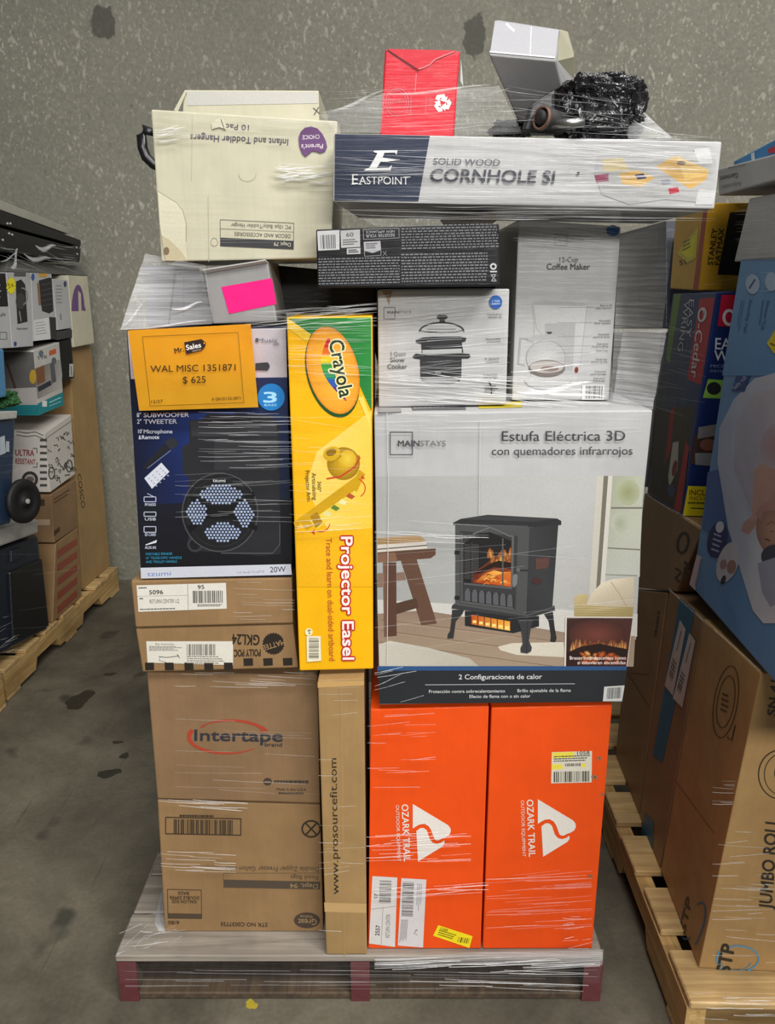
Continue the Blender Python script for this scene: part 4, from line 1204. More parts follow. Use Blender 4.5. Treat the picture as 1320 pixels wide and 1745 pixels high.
root = empty('machine_part', front(1.41).hit(945, 225), 'black machine part with a copper ring between the grey carton and black bundle', 'machine part')
bm = bm_hex([pt(902, 178, 1.36), pt(946, 150, 1.36), pt(946, 228, 1.36), pt(887, 226, 1.36)], [pt(902, 178, 1.385), pt(946, 150, 1.385), pt(946, 228, 1.385), pt(887, 226, 1.385)], .006)
mesh_obj('housing', bm, BLKPL, root)
cc = pt(938, 205, 1.345)
mesh_obj('motor_body', bm_lathe([(.010, -.03), (.016, -.025), (.017, .02), (.010, .022), (.010, .026), (.001, .026)], cc, (-.8, -.6, .1), 28), m_plain('dark_motor', 0x1a1a1b, 0.7), root, smooth=True)
mesh_obj('copper_ring', bm_lathe([(.014, .0), (.0172, .0), (.0172, .006), (.014, .006), (.014, 0)], cc + Vector((-.014, -.012, 0)), (-.8, -.6, .1), 32), m_plain('copper', 0x6E5446, 0.6, 0.2), root, smooth=True)['label'] = 'copper coloured ring'
mesh_obj('shaft', bm_lathe([(.001, 0), (.007, 0), (.007, .05), (.001, .05)], cc + Vector((.0, -.01, -.008)), (.9, -.3, 0), 20), m_plain('steel', 0x9a9a98, 0.3, 0.9), root, smooth=True)['label'] = 'steel shaft'
o = mesh_obj('wrapped_bundle', bag('b', '', front(1.45).hit(872, 222), (.035, .04, .012), 8.0, 0, .35), MBAG.m)
tag(o, 'low black plastic scrap beside the grey carton on the long white box', 'bundle')

# --- pink labelled box and dark things behind it
f = front(1.40)
b = Box('cardboard_box', 'small grey white box with a bright pink sticker, above the orange paper', 'box', f, [(347, 460), (456, 445), (472, 548), (362, 552)], 0.14, GREY)
a = b.art('pink_sticker', label='bright pink sticker')
a.poly([(377, 489), (463, 474), (471, 518), (390, 535)], 0xE8127A)
a.done()
mesh_obj('open_flap', bm_hex([pt(345, 461, 1.392), pt(452, 444, 1.392), pt(456, 448, 1.398), pt(350, 466, 1.398)], [pt(345, 459, 1.40), pt(452, 442, 1.40), pt(456, 446, 1.41), pt(350, 464, 1.41)], 0), WHITE, b.o)
f = front(1.46)
b = Box('cardboard_box', 'dark grey carton seen through film at the left, beside the pink sticker box', 'box', f, [(300, 462), (344, 462), (362, 552), (288, 556)], 0.2, m_carton('dark_grey_board', 0x6A6A70))
a = b.art('printed_lettering'); a.line([(313, 470), (313, 540)], 1.2, 0x3c3c40); a.fine((336, 480), (346, 480), (336, 500), 3, 0x3a3a40, .5, 3, (.2, .5)); a.done()
b = Box('cardboard_box', 'lighter grey carton at the far left behind the film web', 'box', front(1.50), [(246, 452), (298, 452), (286, 556), (250, 556)], 0.2, m_carton('mid_grey_board', 0x7E7E84))
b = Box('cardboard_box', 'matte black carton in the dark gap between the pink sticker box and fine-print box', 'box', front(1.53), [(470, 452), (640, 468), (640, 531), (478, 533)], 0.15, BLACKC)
b = Box('cardboard_box', 'black filler box added to darken the gap behind the slow cooker and coffee maker boxes', 'box', front(1.76), [(590, 392), (1040, 396), (1030, 640), (650, 640)], 0.15, BLACKC, rest=1.262)  # dark filler standing in for the shade between the boxes

# --- orange sign
def m_paper():
    t = NT('orange_paper')
    n1 = t.noise(t.coords(), 30.0, 3.0)
    t.l(t.ramp(n1, [(0.3, (.97, .46, .010, 1)), (0.7, (1.0, .50, .014, 1))]), t.p.inputs['Base Color'])
    t.p.inputs['Roughness'].default_value = 0.55
    return t.m
f = Plane((0, 1.333, 0), (0.02, -1, 0.01))
qs = [(218, 563), (427, 552), (440, 694), (237, 700)]
bm = bmesh.new()
nx, ny = 14, 10
gr = {}
for i in range(nx + 1):
    for j in range(ny + 1):
        u, v = i / nx, j / ny
        p = [qs[0][k] * (1 - u) * (1 - v) + qs[1][k] * u * (1 - v) + qs[2][k] * u * v + qs[3][k] * (1 - u) * v for k in (0, 1)]
        gr[i, j] = bm.verts.new(f.hit(p[0], p[1], 0.0012 * math.sin(u * 7 + v * 2) * (1 - u) - .0012))
for i in range(nx):
    for j in range(ny): bm.faces.new([gr[i, j], gr[i, j + 1], gr[i + 1, j + 1], gr[i + 1, j]])
bmesh.ops.solidify(bm, geom=bm.faces[:], thickness=.0006)
o = mesh_obj('paper_sign', bm, m_paper(), smooth=False)
tag(o, 'bright orange paper price sign on the left front of the stack', 'sign')
a = Art(o, 'printed_lettering', f, .0012, (200, 430, 2.87, 2.87))
O_ = 0x3a2c14
a.outline([(122, 412), (590, 392), (618, 735), (160, 752)], 2.2, 0x6a4a10)
a.text('WAL MISC 1351871', (162, 586), (578, 578), 32, 0x33260f, .002)
a.text('$ 625', (320, 640), (432, 637), 32, 0x33260f, .002)
a.text('15/27', (166, 738), (222, 735), 15, O_); a.text('6 04101351871', (462, 724), (602, 720), 14, O_)
a.done()
a = Art(o, 'printed_logo', f, .0012, (200, 430, 2.87, 2.87))
a.text('Mr.', (282, 494), (326, 484), 24, 0x2a1c10, .03)
a.poly([(326, 440), (410, 424), (434, 442), (428, 462), (412, 480), (336, 498)], 0x2a1a1a); a.disc(425, 444, 4, 4, 0xFCA40A)
a.text('Sales', (338, 478), (410, 464), 24, 0xF2EAE0, .03); a.text('LIQUIDATION', (366, 486), (410, 477), 5, 0xE8D8C0)
a.done()

# ================================================================== LEFT STACK (seen along its right side)
LS = Plane((-1.40, 2.61, 0), (1, -0.045, 0))
LSW = Plane((-1.43, 2.61, 0), (1, -0.045, 0))
TEAL = m_carton('teal_white_board', 0xB9B7B2, 0.06)
LGREY = m_plain('pale_grey_plastic', 0xB0B0AA, 0.45, bump=.1)
NAVYPL = m_plain('navy_blue_plastic', 0x1F3550, 0.35, bump=.1, coat=.2)
SKYPL = m_plain('light_blue_plastic', 0x4A7FA8, 0.4, bump=.1)
BLKMET = m_plain('black_metal', 0x1E1F21, 0.35, 0.3, bump=.1)
DARKB = m_carton('dark_blue_black_plastic', 0x1A2230, 0.1, 0.3, .3)

b = Box('cardboard_box', 'very tall plain brown carton standing against the wall at the back of the left pallet', 'box', LSW, [(118, 588), (155, 588), (187, 955), (140, 988)], 0.5, BROWN2, rest=.1305)
a = b.art('printed_lettering'); a.text('COSCO', (132, 808), (139, 866), 6, 0x3a3020, .01, up=(1, -.1)); a.done()
b = Box('cardboard_box', 'brown carton with red slanted stripes at the bottom of the left stack', 'box', LS, [(95, 927), (132, 899), (141, 1030), (89, 1053)], 0.55, BROWN3, rest=.1305)
a = b.art('printed_stripes', label='faded red slanted stripes')
for k in range(5): a.poly([(98, 938 + k * 24), (131, 917 + k * 22), (132, 928 + k * 22), (98, 951 + k * 24)], 0x8E4A3A)
a.done()
b = Box('cardboard_box', 'brown carton between the white printed carton and the red striped carton', 'box', LS, [(87, 843), (129, 817), (133, 897), (93, 925)], 0.5, BROWN)
a = b.art('printed_marks'); a.poly([(92, 905), (102, 897), (102, 905), (92, 914)], 0x4a3424); a.fine((92, 850), (126, 828), (92, 862), 2, 0x5a3e2c, .4, 3, (.1, .3)); a.done()
pf = b.end('left'); a = b.art('printed_marks', plane=pf); a.rect(62, 851, 76, 862, 0x4a3a30); a.rect(62, 885, 85, 895, 0xB09A80); a.done()
b = Box('printed_box', 'white carton covered in black doodles and stamps on the left stack', 'box', LS, [(75, 739), (121, 706), (128, 808), (86, 839)], 0.32, m_carton('doodle_white', 0xC2BDB5, .05))
a = b.art('printed_doodles')
r_ = random.Random(5)
for k in range(34):
    u, v = r_.uniform(.08, .92), r_.uniform(.18, .95)
    x = 76 + 45 * u + 8 * v; y = 740 - 33 * u + 98 * v
    a.line([(x, y), (x + r_.uniform(-4, 4), y - r_.uniform(1, 6)), (x + r_.uniform(2, 6), y - r_.uniform(0, 5)), (x + r_.uniform(0, 7), y + r_.uniform(-2, 4))], 1.2, 0x35322f)
for x, y in ((88, 806), (118, 794)): a.arc(x, y, 5, 10, 1.6, 0x2c2a28)
a.line([(77, 748), (122, 717)], .8, 0x6a6660)
a.done()
pf = b.end('left')
a = b.art('printed_lettering', plane=pf)
a.text('ULTRA', (26, 776), (58, 777), 10, 0x8C2A30, .03); a.text('RESISTANT', (26, 790), (60, 792), 9, 0x8C2A30, .02)
a.line([(56, 764), (63, 764), (63, 772)], 1.5, 0x33302e); a.line([(56, 796), (63, 796), (63, 788)], 1.5, 0x33302e)
a.disc(51, 817, 14, 14, 0x3a3634, 0, 18); a.disc(51, 817, 9, 9, 0xA8A29a, 0, 18); a.disc(51, 817, 7, 5, 0x6a5a54, 0, 12)
for k in range(8): a.rect(68, 748 + k * 11, 80, 752 + k * 11, 0x4a4744)
a.line([(28, 735), (45, 738), (60, 736), (74, 742)], 1.2, 0x44413e); a.line([(28, 741), (45, 744), (60, 742), (74, 748)], 1.2, 0x44413e)
a.done()
b = Box('printed_box', 'printed carton with a teal bottom band on the white doodled carton', 'box', LS, [(57, 597), (101, 583), (109, 690), (66, 708)], 0.30, TEAL)
a = b.art('printed_picture')
a.poly([(64, 688), (107, 668), (109, 690), (66, 708)], 0x1F7F86); a.rect(72, 683, 80, 693, 0xD8DCDC); a.line([(84, 686), (104, 677)], 2, 0x9cc8c8); a.line([(84, 692), (104, 684)], 1.2, 0x9cc8c8)
a.poly([(60, 628), (103, 612), (106, 640), (104, 660), (64, 680)], 0, [0x6a5a4a, 0x9a9a98, 0xa8a6a2, 0xb2b0ac, 0x8a8680]); a.poly([(61, 628), (75, 622), (77, 650), (63, 656)], 0x7A5236); a.poly([(64, 660), (86, 648), (88, 656), (66, 668)], 0x2a3040); a.poly([(85, 620), (92, 616), (96, 650), (88, 654)], 0x55585c)
a.text('TYSI', (64, 613), (80, 610), 5, 0x55524e, .03); a.poly([(84, 598), (95, 594), (96, 602), (84, 606)], 0xC0582C); a.disc(70, 602, 4, 5, 0x5a6a78); a.disc(92, 615, 4, 6, 0x5a6066)
a.done()
pf = b.end('left'); a = b.art('printed_picture', plane=pf)
a.poly([(-20, 690), (65, 690), (66, 708), (-20, 708)], 0x1C7076); a.rect(28, 682, 54, 688, 0x8fb6b6)
a.poly([(-20, 600), (57, 600), (62, 660), (-20, 664)], 0x5A5856); a.disc(56, 642, 6, 12, 0xA88A30)
a.poly([(-20, 664), (62, 660), (64, 690), (-20, 690)], 0xA09C98); a.line([(12, 620), (22, 650), (26, 662)], 4, 0x4a3028)
a.done()
side = [  # name label quad depth mat
    ('small matte black box beneath the white box on the left stack', [(101, 582), (121, 577), (127, 644), (106, 650)], BLACKC),
    ('dark grey box wedged under the white box beside the cream purple arch box', [(97, 565), (123, 561), (123, 575), (99, 580)], m_carton('charcoal_board', 0x3A3A3C)),
]
for lab, q, mt in side:
    b = Box('cardboard_box', lab, 'box', LS, q, .3, mt)
    if mt is BLACKC:
        a = b.art('printed_label'); a.rect(118, 620, 125, 642, 0xB8B8B4); a.line([(121, 624), (122, 640)], 1.2, 0x444444); a.done()
b = Box('printed_box', 'white printed box picturing a black coffee maker with a yellow star sticker', 'box', LS, [(11, 464), (52, 465), (57, 590), (21, 593)], .28, WHITE)
a = b.art('printed_picture')
a.poly([(27, 480), (36, 476), (43, 485), (45, 520), (47, 548), (30, 552), (28, 520)], 0x232426); a.disc(35, 513, 8, 14, 0x3c3d40); a.line(a.arcpts(38, 505, 9, 14, -100, 80), 2, 0x88898b); a.line([(33, 530), (36, 548)], 2, 0x8a8b8d); a.rect(24, 464, 44, 471, 0x55565a)
a.text('Mainstays', (29, 562), (47, 561), 3.5, 0x444548, .01); a.disc(26, 586, 2.5, 4, 0x2c4878)
a.done()
a = b.art('star_sticker', label='yellow star burst sticker', off=.0015)
pts = []
for k in range(24):
    rr = 1.0 if k % 2 else .75; pts.append((19 + 9 * rr * math.cos(k * math.pi / 12), 487 + 16 * rr * math.sin(k * math.pi / 12)))
a.poly(pts, 0xE4D81E); a.text('3x', (14, 492), (25, 488), 9, 0x8a7a10, .02)
a.done()
b = Box('printed_box', 'white printed box picturing a black griddle with an orange corner', 'box', LS, [(53, 465), (88, 467), (96, 577), (57, 582)], .28, WHITE)
a = b.art('printed_picture')
a.poly([(66, 478), (84, 473), (88, 474), (91, 530), (84, 534), (72, 530), (68, 505)], 0x26262a); a.line([(65, 482), (68, 520)], 4, 0x8a6a4a)
for k in range(5): a.line([(70, 486 + k * 9), (89, 482 + k * 9)], 1.2, 0x4a4a4e)
a.rect(66, 466, 80, 472, 0xC89A40); a.disc(56, 472, 3, 6, 0x3a5a90)
a.poly([(57, 546), (83, 541), (86, 578), (58, 581)], 0xD4D4D2); a.fine((60, 550), (80, 547), (61, 574), 5, 0x9a9a9a, .3, 3, (.2, .4)); a.poly([(84, 540), (95, 541), (96, 576), (87, 578)], 0x2e2e30)
a.done()
b = Box('printed_box', 'white box with a small dark dot, next to the cream purple arch box', 'box', LS, [(89, 475), (115, 477), (122, 559), (98, 563)], .28, WHITE)
a = b.art('printed_lettering'); a.disc(111, 484, 2.5, 5, 0x3a4660); a.fine((95, 486), (107, 486), (96, 520), 6, 0x8a8a8c, .3, 3, (.2, .5)); a.line([(103, 535), (104, 545)], 1.5, 0x66666a); a.done()
b = Box('printed_box', 'cream flat box with a purple arch at the wall end of the left stack', 'box', LS, [(116, 469), (149, 471), (161, 585), (126, 592)], .28, CREAM)
a = b.art('printed_badge')
a.poly(a.arcpts(133, 530, 11, 45, 180, 360, 0, 16) + [(146, 529), (139, 529), (138, 500), (133, 495), (134, 530)], 0x6A4878)
a.done()
b = Box('printed_box', 'black and white printed box at the left frame edge on the left stack', 'box', LS, [(-60, 463), (10, 464), (20, 593), (-60, 598)], .28, WHITE)
a = b.art('printed_panel'); a.poly([(-58, 465), (9, 466), (14, 522), (-58, 524)], 0x1a1a1e); a.fine((-10, 485), (4, 485), (-10, 515), 3, 0x9a9a9c, .2, 3, (.2, .4)); a.text('Cafe', (-4, 540), (10, 538), 6, 0x55565a); a.outline([(0, 566), (11, 566), (12, 578), (0, 578)], 1, 0x66676a); a.done()

# black metal rack and pale board on top
root = empty('metal_rack', LS.hit(60, 470), 'black metal rail rack lying across the top of the left stack', 'rack')
for nm, q in (('top_rail', [(-60, 336), (138, 409), (138, 420), (-60, 366)]), ('lower_rail', [(-60, 372), (138, 424), (136, 447), (-60, 418)])):
    p_ = Plane((-1.385, 2.61, 0), (1, -.045, 0)); f_ = [p_.hit(*k) for k in q]
    ob = mesh_obj(nm, bm_hex(f_, [k + Vector((-.5, 0.02, 0)) for k in f_], .004), BLKMET, root)
f_ = [LSW.hit(*k) for k in [(-60, 366), (136, 420), (134, 428), (-60, 376)]]
mesh_obj('slot_panel', bm_hex(f_, [k + Vector((-.4, 0.02, 0)) for k in f_], .001), BLACKC, root)
for x, y in ((12, 381), (17, 381), (15, 398), (20, 400), (4, 409), (130, 422), (131, 433)):
    mesh_obj('bolt', bm_lathe([(.004, 0), (.004, .004), (.001, .005)], p_.hit(x, y), (1, 0, 0), 10), LGREY, root)
b = Box('board', 'long pale grey board lying on the black metal rack', 'board', Plane((-1.41, 2.61, 0), (1, -.045, 0)), [(-60, 316), (116, 388), (117, 399), (-60, 336)], .45, m_carton('pale_grey_board', 0x9C9B8E, .08))
o = mesh_obj('cardboard_tray', bm_hex([LSW.hit(*k) for k in ((15, 442), (132, 453), (150, 470), (10, 463))], [LSW.hit(*k) + Vector((-.3, 0, 0)) for k in ((15, 442), (132, 453), (150, 470), (10, 463))], .003), m_carton('film_grey_board', 0x6C6C68))
tag(o, 'grey flat tray under the black rack, above the row of white boxes', 'tray')

# blue tote, wheeled bin, cooler
b = Box('storage_tote', 'light blue plastic tote at the left frame edge', 'tote', Plane((-1.36, 2.61, 0), (1, -.045, 0)), [(-60, 602), (7, 594), (12, 676), (-60, 692)], .3, SKYPL, bev=.008)
b = Box('wheeled_bin', 'navy blue plastic bin with a black wheel on the left stack', 'bin', Plane((-1.34, 2.61, 0), (1, -.045, 0)), [(-80, 722), (27, 712), (20, 892), (-80, 918)], .4, NAVYPL, bev=.012)
p_ = b.plane
f_ = [p_.hit(*k, .012) for k in ((-80, 708), (30, 700), (29, 713), (-80, 724))]
mesh_obj('rim', bm_hex(f_, [k + Vector((-.42, 0, 0)) for k in f_], .004), LGREY, b.o)['label'] = 'pale grey rim'
c_ = Plane((-1.315, 2.61, 0), (1, -.045, 0)).hit(39, 854)
WHM = m_plain('black_rubber', 0x141416, 0.6)
wh = mesh_obj('wheel', bm_lathe([(.03, -.006), (.074, -.008), (.08, -.004), (.08, .008), (.075, .014), (.05, .016), (.046, .012), (.02, .012), (.018, .018), (.001, .02)], c_, (.93, -.28, 0.05), 36), WHM, b.o, smooth=True)
mesh_obj('hub_cap', bm_lathe([(.009, .0), (.009, .024), (.001, .026)], c_, (.93, -.28, 0.05), 14), LGREY, wh)
a = b.art('printed_label', off=.002); a.poly([(0, 745), (8, 742), (10, 772), (0, 776)], 0xB4C0C8); a.rect(10, 752, 16, 770, 0xB4BCC0); a.done()
o = mesh_obj('green_bag', bag('b', '', LS.hit(14, 690) + Vector((-.02, 0, .02)), (.05, .06, .03), 5, 0, .3), m_plain('green_plastic', 0x2C5A30, .4))
tag(o, 'small crumpled green bag on the rim of the navy bin', 'bag')
root = empty('cooler', LS.hit(30, 1090), 'dark navy cooler with a pale grey lid at the bottom of the left stack', 'cooler')
p_ = Plane((-1.395, 2.61, 0), (1, -.045, 0))
f_ = [p_.hit(*k) for k in ((-80, 962), (66, 910), (84, 1072), (-80, 1160))]
mesh_obj('body', bm_hex(f_, [k + Vector((-.42, 0, 0)) for k in f_], .02, 3), DARKB, root)
f_ = [p_.hit(*k, .02) for k in ((-80, 925), (64, 884), (66, 908), (-80, 960))]
mesh_obj('lid', bm_hex(f_, [k + Vector((-.45, 0, 0)) for k in f_], .008), LGREY, root)
f_ = [p_.hit(*k, .008) for k in ((20, 938), (36, 932), (36, 952), (20, 958))]
mesh_obj('latch', bm_hex(f_, [k + Vector((-.02, 0, 0)) for k in f_], .003), DARKB, root)
f_ = [p_.hit(*k, .01) for k in ((18, 975), (72, 952), (84, 1066), (24, 1090))]
mesh_obj('side_panel', bm_hex(f_, [k + Vector((-.02, 0, 0)) for k in f_], .006), BLKPL, root)

# ================================================================== RIGHT STACK (seen along its left side)
RS = Plane((.63, 1.244, 0), (-1, 0.0567, 0))
STPM = m_carton('plain_kraft', 0xA58456)
b = Box('cardboard_box', 'large tall brown carton with a round blue and black logo at the right frame edge', 'box', RS, [(1199, 1055), (1296, 1147), (1187, 1671), (1119, 1538)], .75, STPM, rest=.1305)
a = b.art('printed_logo')
a.arc(1178, 1562, 16, 40, 3, 0x3f6c8c, 60, 200, 18); a.arc(1182, 1580, 14, 44, 3, 0x3f6c8c, -120, 40, 18)
a.text('STP', (1166, 1592), (1178, 1535), 12, 0x2c2520, .05, .1, up=(-.75, -.66))
a.done()
a = b.art('printed_seal')
for k in (1, .72): a.arc(1236, 1196, 20 * k, 62 * k, 1.3, 0x4a3a2a, 0, 360, 9)
a.fine((1230, 1180), (1243, 1186), (1226, 1215), 4, 0x5a4834, .4, 3, (.3, .6)); a.line([(1252, 1236), (1246, 1262), (1238, 1256)], 2, 0x3a2c20)
a.done()
a = b.art('box_seam'); a.line([(1150, 1330), (1216, 1420)], 1.0, 0x7b6140) ; a.done()
pf = b.end('right')
a = b.art('printed_lettering', plane=pf)
K_ = 0x2e2a24
a.text('JUMBO ROLL', (1314, 1550), (1326, 1395), 21, K_, .03, up=(-1, -.12)); a.text('SN 4187', (1322, 1220), (1332, 1130), 15, K_, .03, up=(-1, -.12))
a.done()
a = b.art('printed_logo', plane=pf)
a.arc(1254, 1634, 33, 26, 3.5, 0x5a8ba6, 40, 210); a.arc(1256, 1634, 36, 22, 3, 0x5a8ba6, -110, 60); a.arc(1254, 1634, 27, 20, 1.6, 0x5a8ba6, 20, 250)
a.text('STP', (1242, 1660), (1252, 1612), 22, K_, .05, .1, up=(-1, -.1))
a.done()
a = b.art('printed_seal', plane=pf)
a.arc(1330, 1320, 38, 42, 1.8, K_); a.arc(1334, 1320, 32, 36, 1.2, K_); a.arc(1336, 1318, 16, 18, 2, K_)
a.done()
b = Box('cardboard_box', 'dark shaded brown carton with a vertical blue tape strip, behind the tall logo carton', 'box', RS, [(1140, 1004), (1197, 1056), (1117, 1537), (1085, 1430)], .7, BROWN, rest=.1305)
a = b.art('blue_tape', label='blue tape strip')
a.poly([(1158, 1018), (1184, 1042), (1128, 1300), (1112, 1288)], 0x2D6484); a.poly([(1098, 1385), (1114, 1400), (1106, 1512), (1088, 1440)], 0x2D6484)
a.done()
for nm, q in (('shipping_label', [(1158, 1056), (1168, 1072), (1146, 1186), (1132, 1168)]), ('shipping_label', [(1174, 1078), (1184, 1092), (1162, 1206), (1146, 1190)])):
    a = b.art(nm, off=.0015); a.poly(q, 0xC4C2BE)
    m_ = lambda u, v: (q[0][0] + (q[1][0] - q[0][0]) * u + (q[3][0] - q[0][0]) * v, q[0][1] + (q[1][1] - q[0][1]) * u + (q[3][1] - q[0][1]) * v)
    a.bars(m_(.2, .55), m_(.2, .85), m_(.85, .55), 12, 0x44423e, 3); a.line([m_(.5, .1), m_(.5, .4)], 1.5, 0x66645f); a.done()
b = Box('cardboard_box', 'brown carton with black ring and arrow prints under the dark blue mop box', 'box', RS, [(1098, 840), (1196, 903), (1150, 1008), (1078, 1000)], .7, BROWN)
a = b.art('printed_marks')
a.arc(1163, 925, 9, 17, 4, 0x2a1c14, 0, 360, 10); a.line([(1150, 968), (1160, 975), (1150, 985), (1158, 992)], 3, 0x1c130e); a.fine((1166, 955), (1178, 965), (1162, 985), 3, 0x2a1c14, .6, 3, (.4, .6))
a.done()
b = Box('cardboard_box', 'lowest dark brown carton on the far end of the right pallet', 'box', RS, [(1078, 1004), (1136, 1010), (1084, 1428), (1040, 1376)], .7, BROWN, rest=.1305)
a = b.art('printed_marks'); a.text('FRAGILE', (1118, 1085), (1124, 1042), 4, 0x2a1c14, .02, up=(-1, -.5)); a.line([(1068, 1146), (1106, 1150)], 1, 0x4a3424); a.line([(1068, 1146), (1106, 1205)], 1, 0x5a4030); a.done()

# mop box
b = Box('printed_box', 'tall dark blue mop box with a red side band on the right stack', 'box', RS, [(1146, 500), (1221, 498), (1161, 880), (1102, 840)], .4, m_carton('cobalt_board', 0x1C2E66, .1, .45))
a = b.art('printed_picture')
a.poly([(1147, 502), (1220, 500), (1178, 770), (1140, 760), (1118, 690)], 0, [0x2a3a60, 0x2a3a70, 0x28406c, 0x304868, 0x3a4458])
a.poly([(1148, 502), (1160, 500), (1140, 620), (1134, 610)], 0x5C8440)
a.poly([(1192, 509), (1217, 507), (1194, 656), (1170, 646)], 0xB02438)
a.poly([(1118, 690), (1140, 700), (1180, 690), (1162, 875), (1106, 838)], 0, [0x2a2c34, 0x3a3434, 0x4a4238, 0x33261e, 0x1c1a1c])
a.poly([(1142, 700), (1150, 690), (1142, 770), (1132, 790)], 0x9A2030); a.poly([(1168, 752), (1174, 762), (1158, 876), (1148, 868)], 0xB02438); a.poly([(1146, 754), (1156, 752), (1154, 800), (1140, 830), (1138, 812)], 0xC9C4C0); a.disc(1149, 798, 4, 14, 0x8a2830, 10); a.disc(1143, 836, 6, 11, 0x34507a)
a.done()
a = b.art('printed_lettering', off=.0015)
a.text('O-Cedar', (1190, 524), (1176, 642), 12, 0xD8D0D4, .02, up=(.95, .2)); a.arc(1196, 536, 6, 11, 3, 0xD8D0D4, 0, 360, 10)
a.text('EASY', (1174, 510), (1168, 575), 9, 0xB8BCC8, -.005, up=(.95, .1)); a.text('WRING', (1166, 512), (1154, 598), 9, 0xB8BCC8, -.005, up=(.95, .1))
a.done()
pf = b.end('right')
a = b.art('printed_picture', plane=pf)
a.poly([(1229, 502), (1300, 504), (1295, 560), (1222, 556)], 0xC01E38); a.poly([(1206, 646), (1300, 652), (1296, 682), (1197, 678)], 0x8CC050); a.disc(1216, 662, 12, 11, 0x2a2a2e)
a.poly([(1184, 740), (1260, 740), (1250, 800), (1176, 790)], 0x4a342c); a.poly([(1190, 728), (1225, 722), (1222, 742), (1188, 748)], 0x8a8684); a.poly([(1184, 772), (1230, 772), (1228, 795), (1184, 792)], 0x8f8f92); a.disc(1206, 758, 14, 10, 0x8A5A4C)
a.poly([(1172, 828), (1240, 830), (1236, 880), (1163, 879)], 0xD8C81E)
a.text('INCLUYE', (1174, 844), (1224, 844), 9, 0x7a2020, .02); a.text('INCLUDES', (1174, 852), (1224, 852), 6, 0x7a2020, .01); a.line([(1177, 866), (1230, 868)], 2, 0x3a3410); a.fine((1172, 855), (1210, 856), (1170, 862), 1, 0x6a6010, .5)
a.done()
a = b.art('printed_lettering', plane=pf, off=.0015)
a.arc(1242, 541, 9, 12, 5, 0xE0D8DC); a.text('EASY', (1218, 595), (1270, 597), 19, 0xD8DCE4, .02); a.text('WRING', (1216, 612), (1285, 616), 19, 0xD8DCE4, .02) if False else a.text('WRING', (1216, 614), (1296, 618), 17, 0xD8DCE4, .02)
a.text('MICROFIBER', (1210, 626), (1270, 628), 5, 0x8a98b8); a.text('SISTEMA DE', (1209, 634), (1262, 636), 4, 0x8a98b8)
a.done()
b = Box('cardboard_box', 'dark slate carton seen through the cloudy film right of the coffee maker box', 'box', RS, [(1040, 402), (1134, 376), (1134, 560), (1040, 560)], .4, m_carton('slate_board', 0x2C3242, .2))
b = Box('cardboard_box', 'pale grey carton low behind the cloudy film, right of the coffee maker box', 'box', RS, [(1040, 566), (1130, 566), (1096, 830), (1045, 800)], .35, m_carton('ash_board', 0x8A8A8C, .1))
# yellow tool box
b = Box('printed_box', 'yellow tool box with a red corner stripe above the dark blue mop box', 'box', RS, [(1152, 352), (1207, 346), (1184, 495), (1141, 492)], .3, m_carton('tool_yellow', 0xC89A28, .08, .5))
a = b.art('printed_panel'); a.poly([(1199, 350), (1206, 350), (1189, 494), (1180, 494)], 0x9A3A24)
a.poly([(1152, 432), (1190, 386), (1185, 440), (1170, 448)], 0xCFC24a); a.poly([(1160, 430), (1184, 400), (1180, 436), (1172, 440)], 0xE0D61c); a.fine((1164, 412), (1178, 405), (1162, 432), 3, 0x6a6414, .4, 3, (.3, .6)); a.text('51', (1158, 452), (1168, 450), 8, 0x4a3a10, .02); a.done()
pf = b.end('right'); a = b.art('printed_lettering', plane=pf)
a.poly([(1243, 362), (1300, 362), (1290, 470), (1222, 468)], 0x25221c); a.text('STANLEY', (1214, 452), (1222, 390), 9, 0x3a2c10, .03, up=(-1, -.12)); a.text('FATMAX', (1226, 452), (1234, 390), 9, 0x3a2c10, .03, up=(-1, -.12)); a.done()
# white box and garment rack box
b = Box('cardboard_box', 'plain white carton between the yellow tool box and the blue bath box', 'box', RS, [(1276, 338), (1420, 310), (1400, 444), (1250, 446)], .3, WHITE)
b = Box('printed_box', 'flat white box with upside-down grey lettering at the top of the right stack', 'box', Plane((.622, 1.244, 0), (-1, .0567, 0)), [(1222, 288), (1420, 236), (1420, 280), (1224, 334)], .5, WHITE)
a = b.art('printed_lettering')
a.text('Garment Rack', (1257, 296), (1190, 312), 9, 0x4a4a52, .01, up=(.15, 1)) if False else a.text('Garment', (1256, 294), (1226, 301), 8, 0x4a4a52, .015, up=(.1, 1)); a.text('Adjustable', (1262, 309), (1228, 316), 7, 0x8a8a90, up=(.1, 1)); a.fine((1240, 285), (1278, 277), (1240, 288), 1, 0x8a8a90, .8, 3)
a.done()
b = Box('printed_box', 'blue flat box with a red corner peeking over the top of the right stack', 'box', Plane((.66, 1.244, 0), (-1, .0567, 0)), [(1249, 275), (1420, 185), (1420, 240), (1250, 284)], .35, m_carton('azure_board', 0x1477B4, .08, .4))
a = b.art('printed_marks'); a.poly([(1307, 255), (1420, 200), (1420, 240), (1310, 262)], 0xB81C3C); a.poly([(1279, 262), (1285, 259), (1286, 272), (1280, 274)], 0xC8D4DC); a.done()
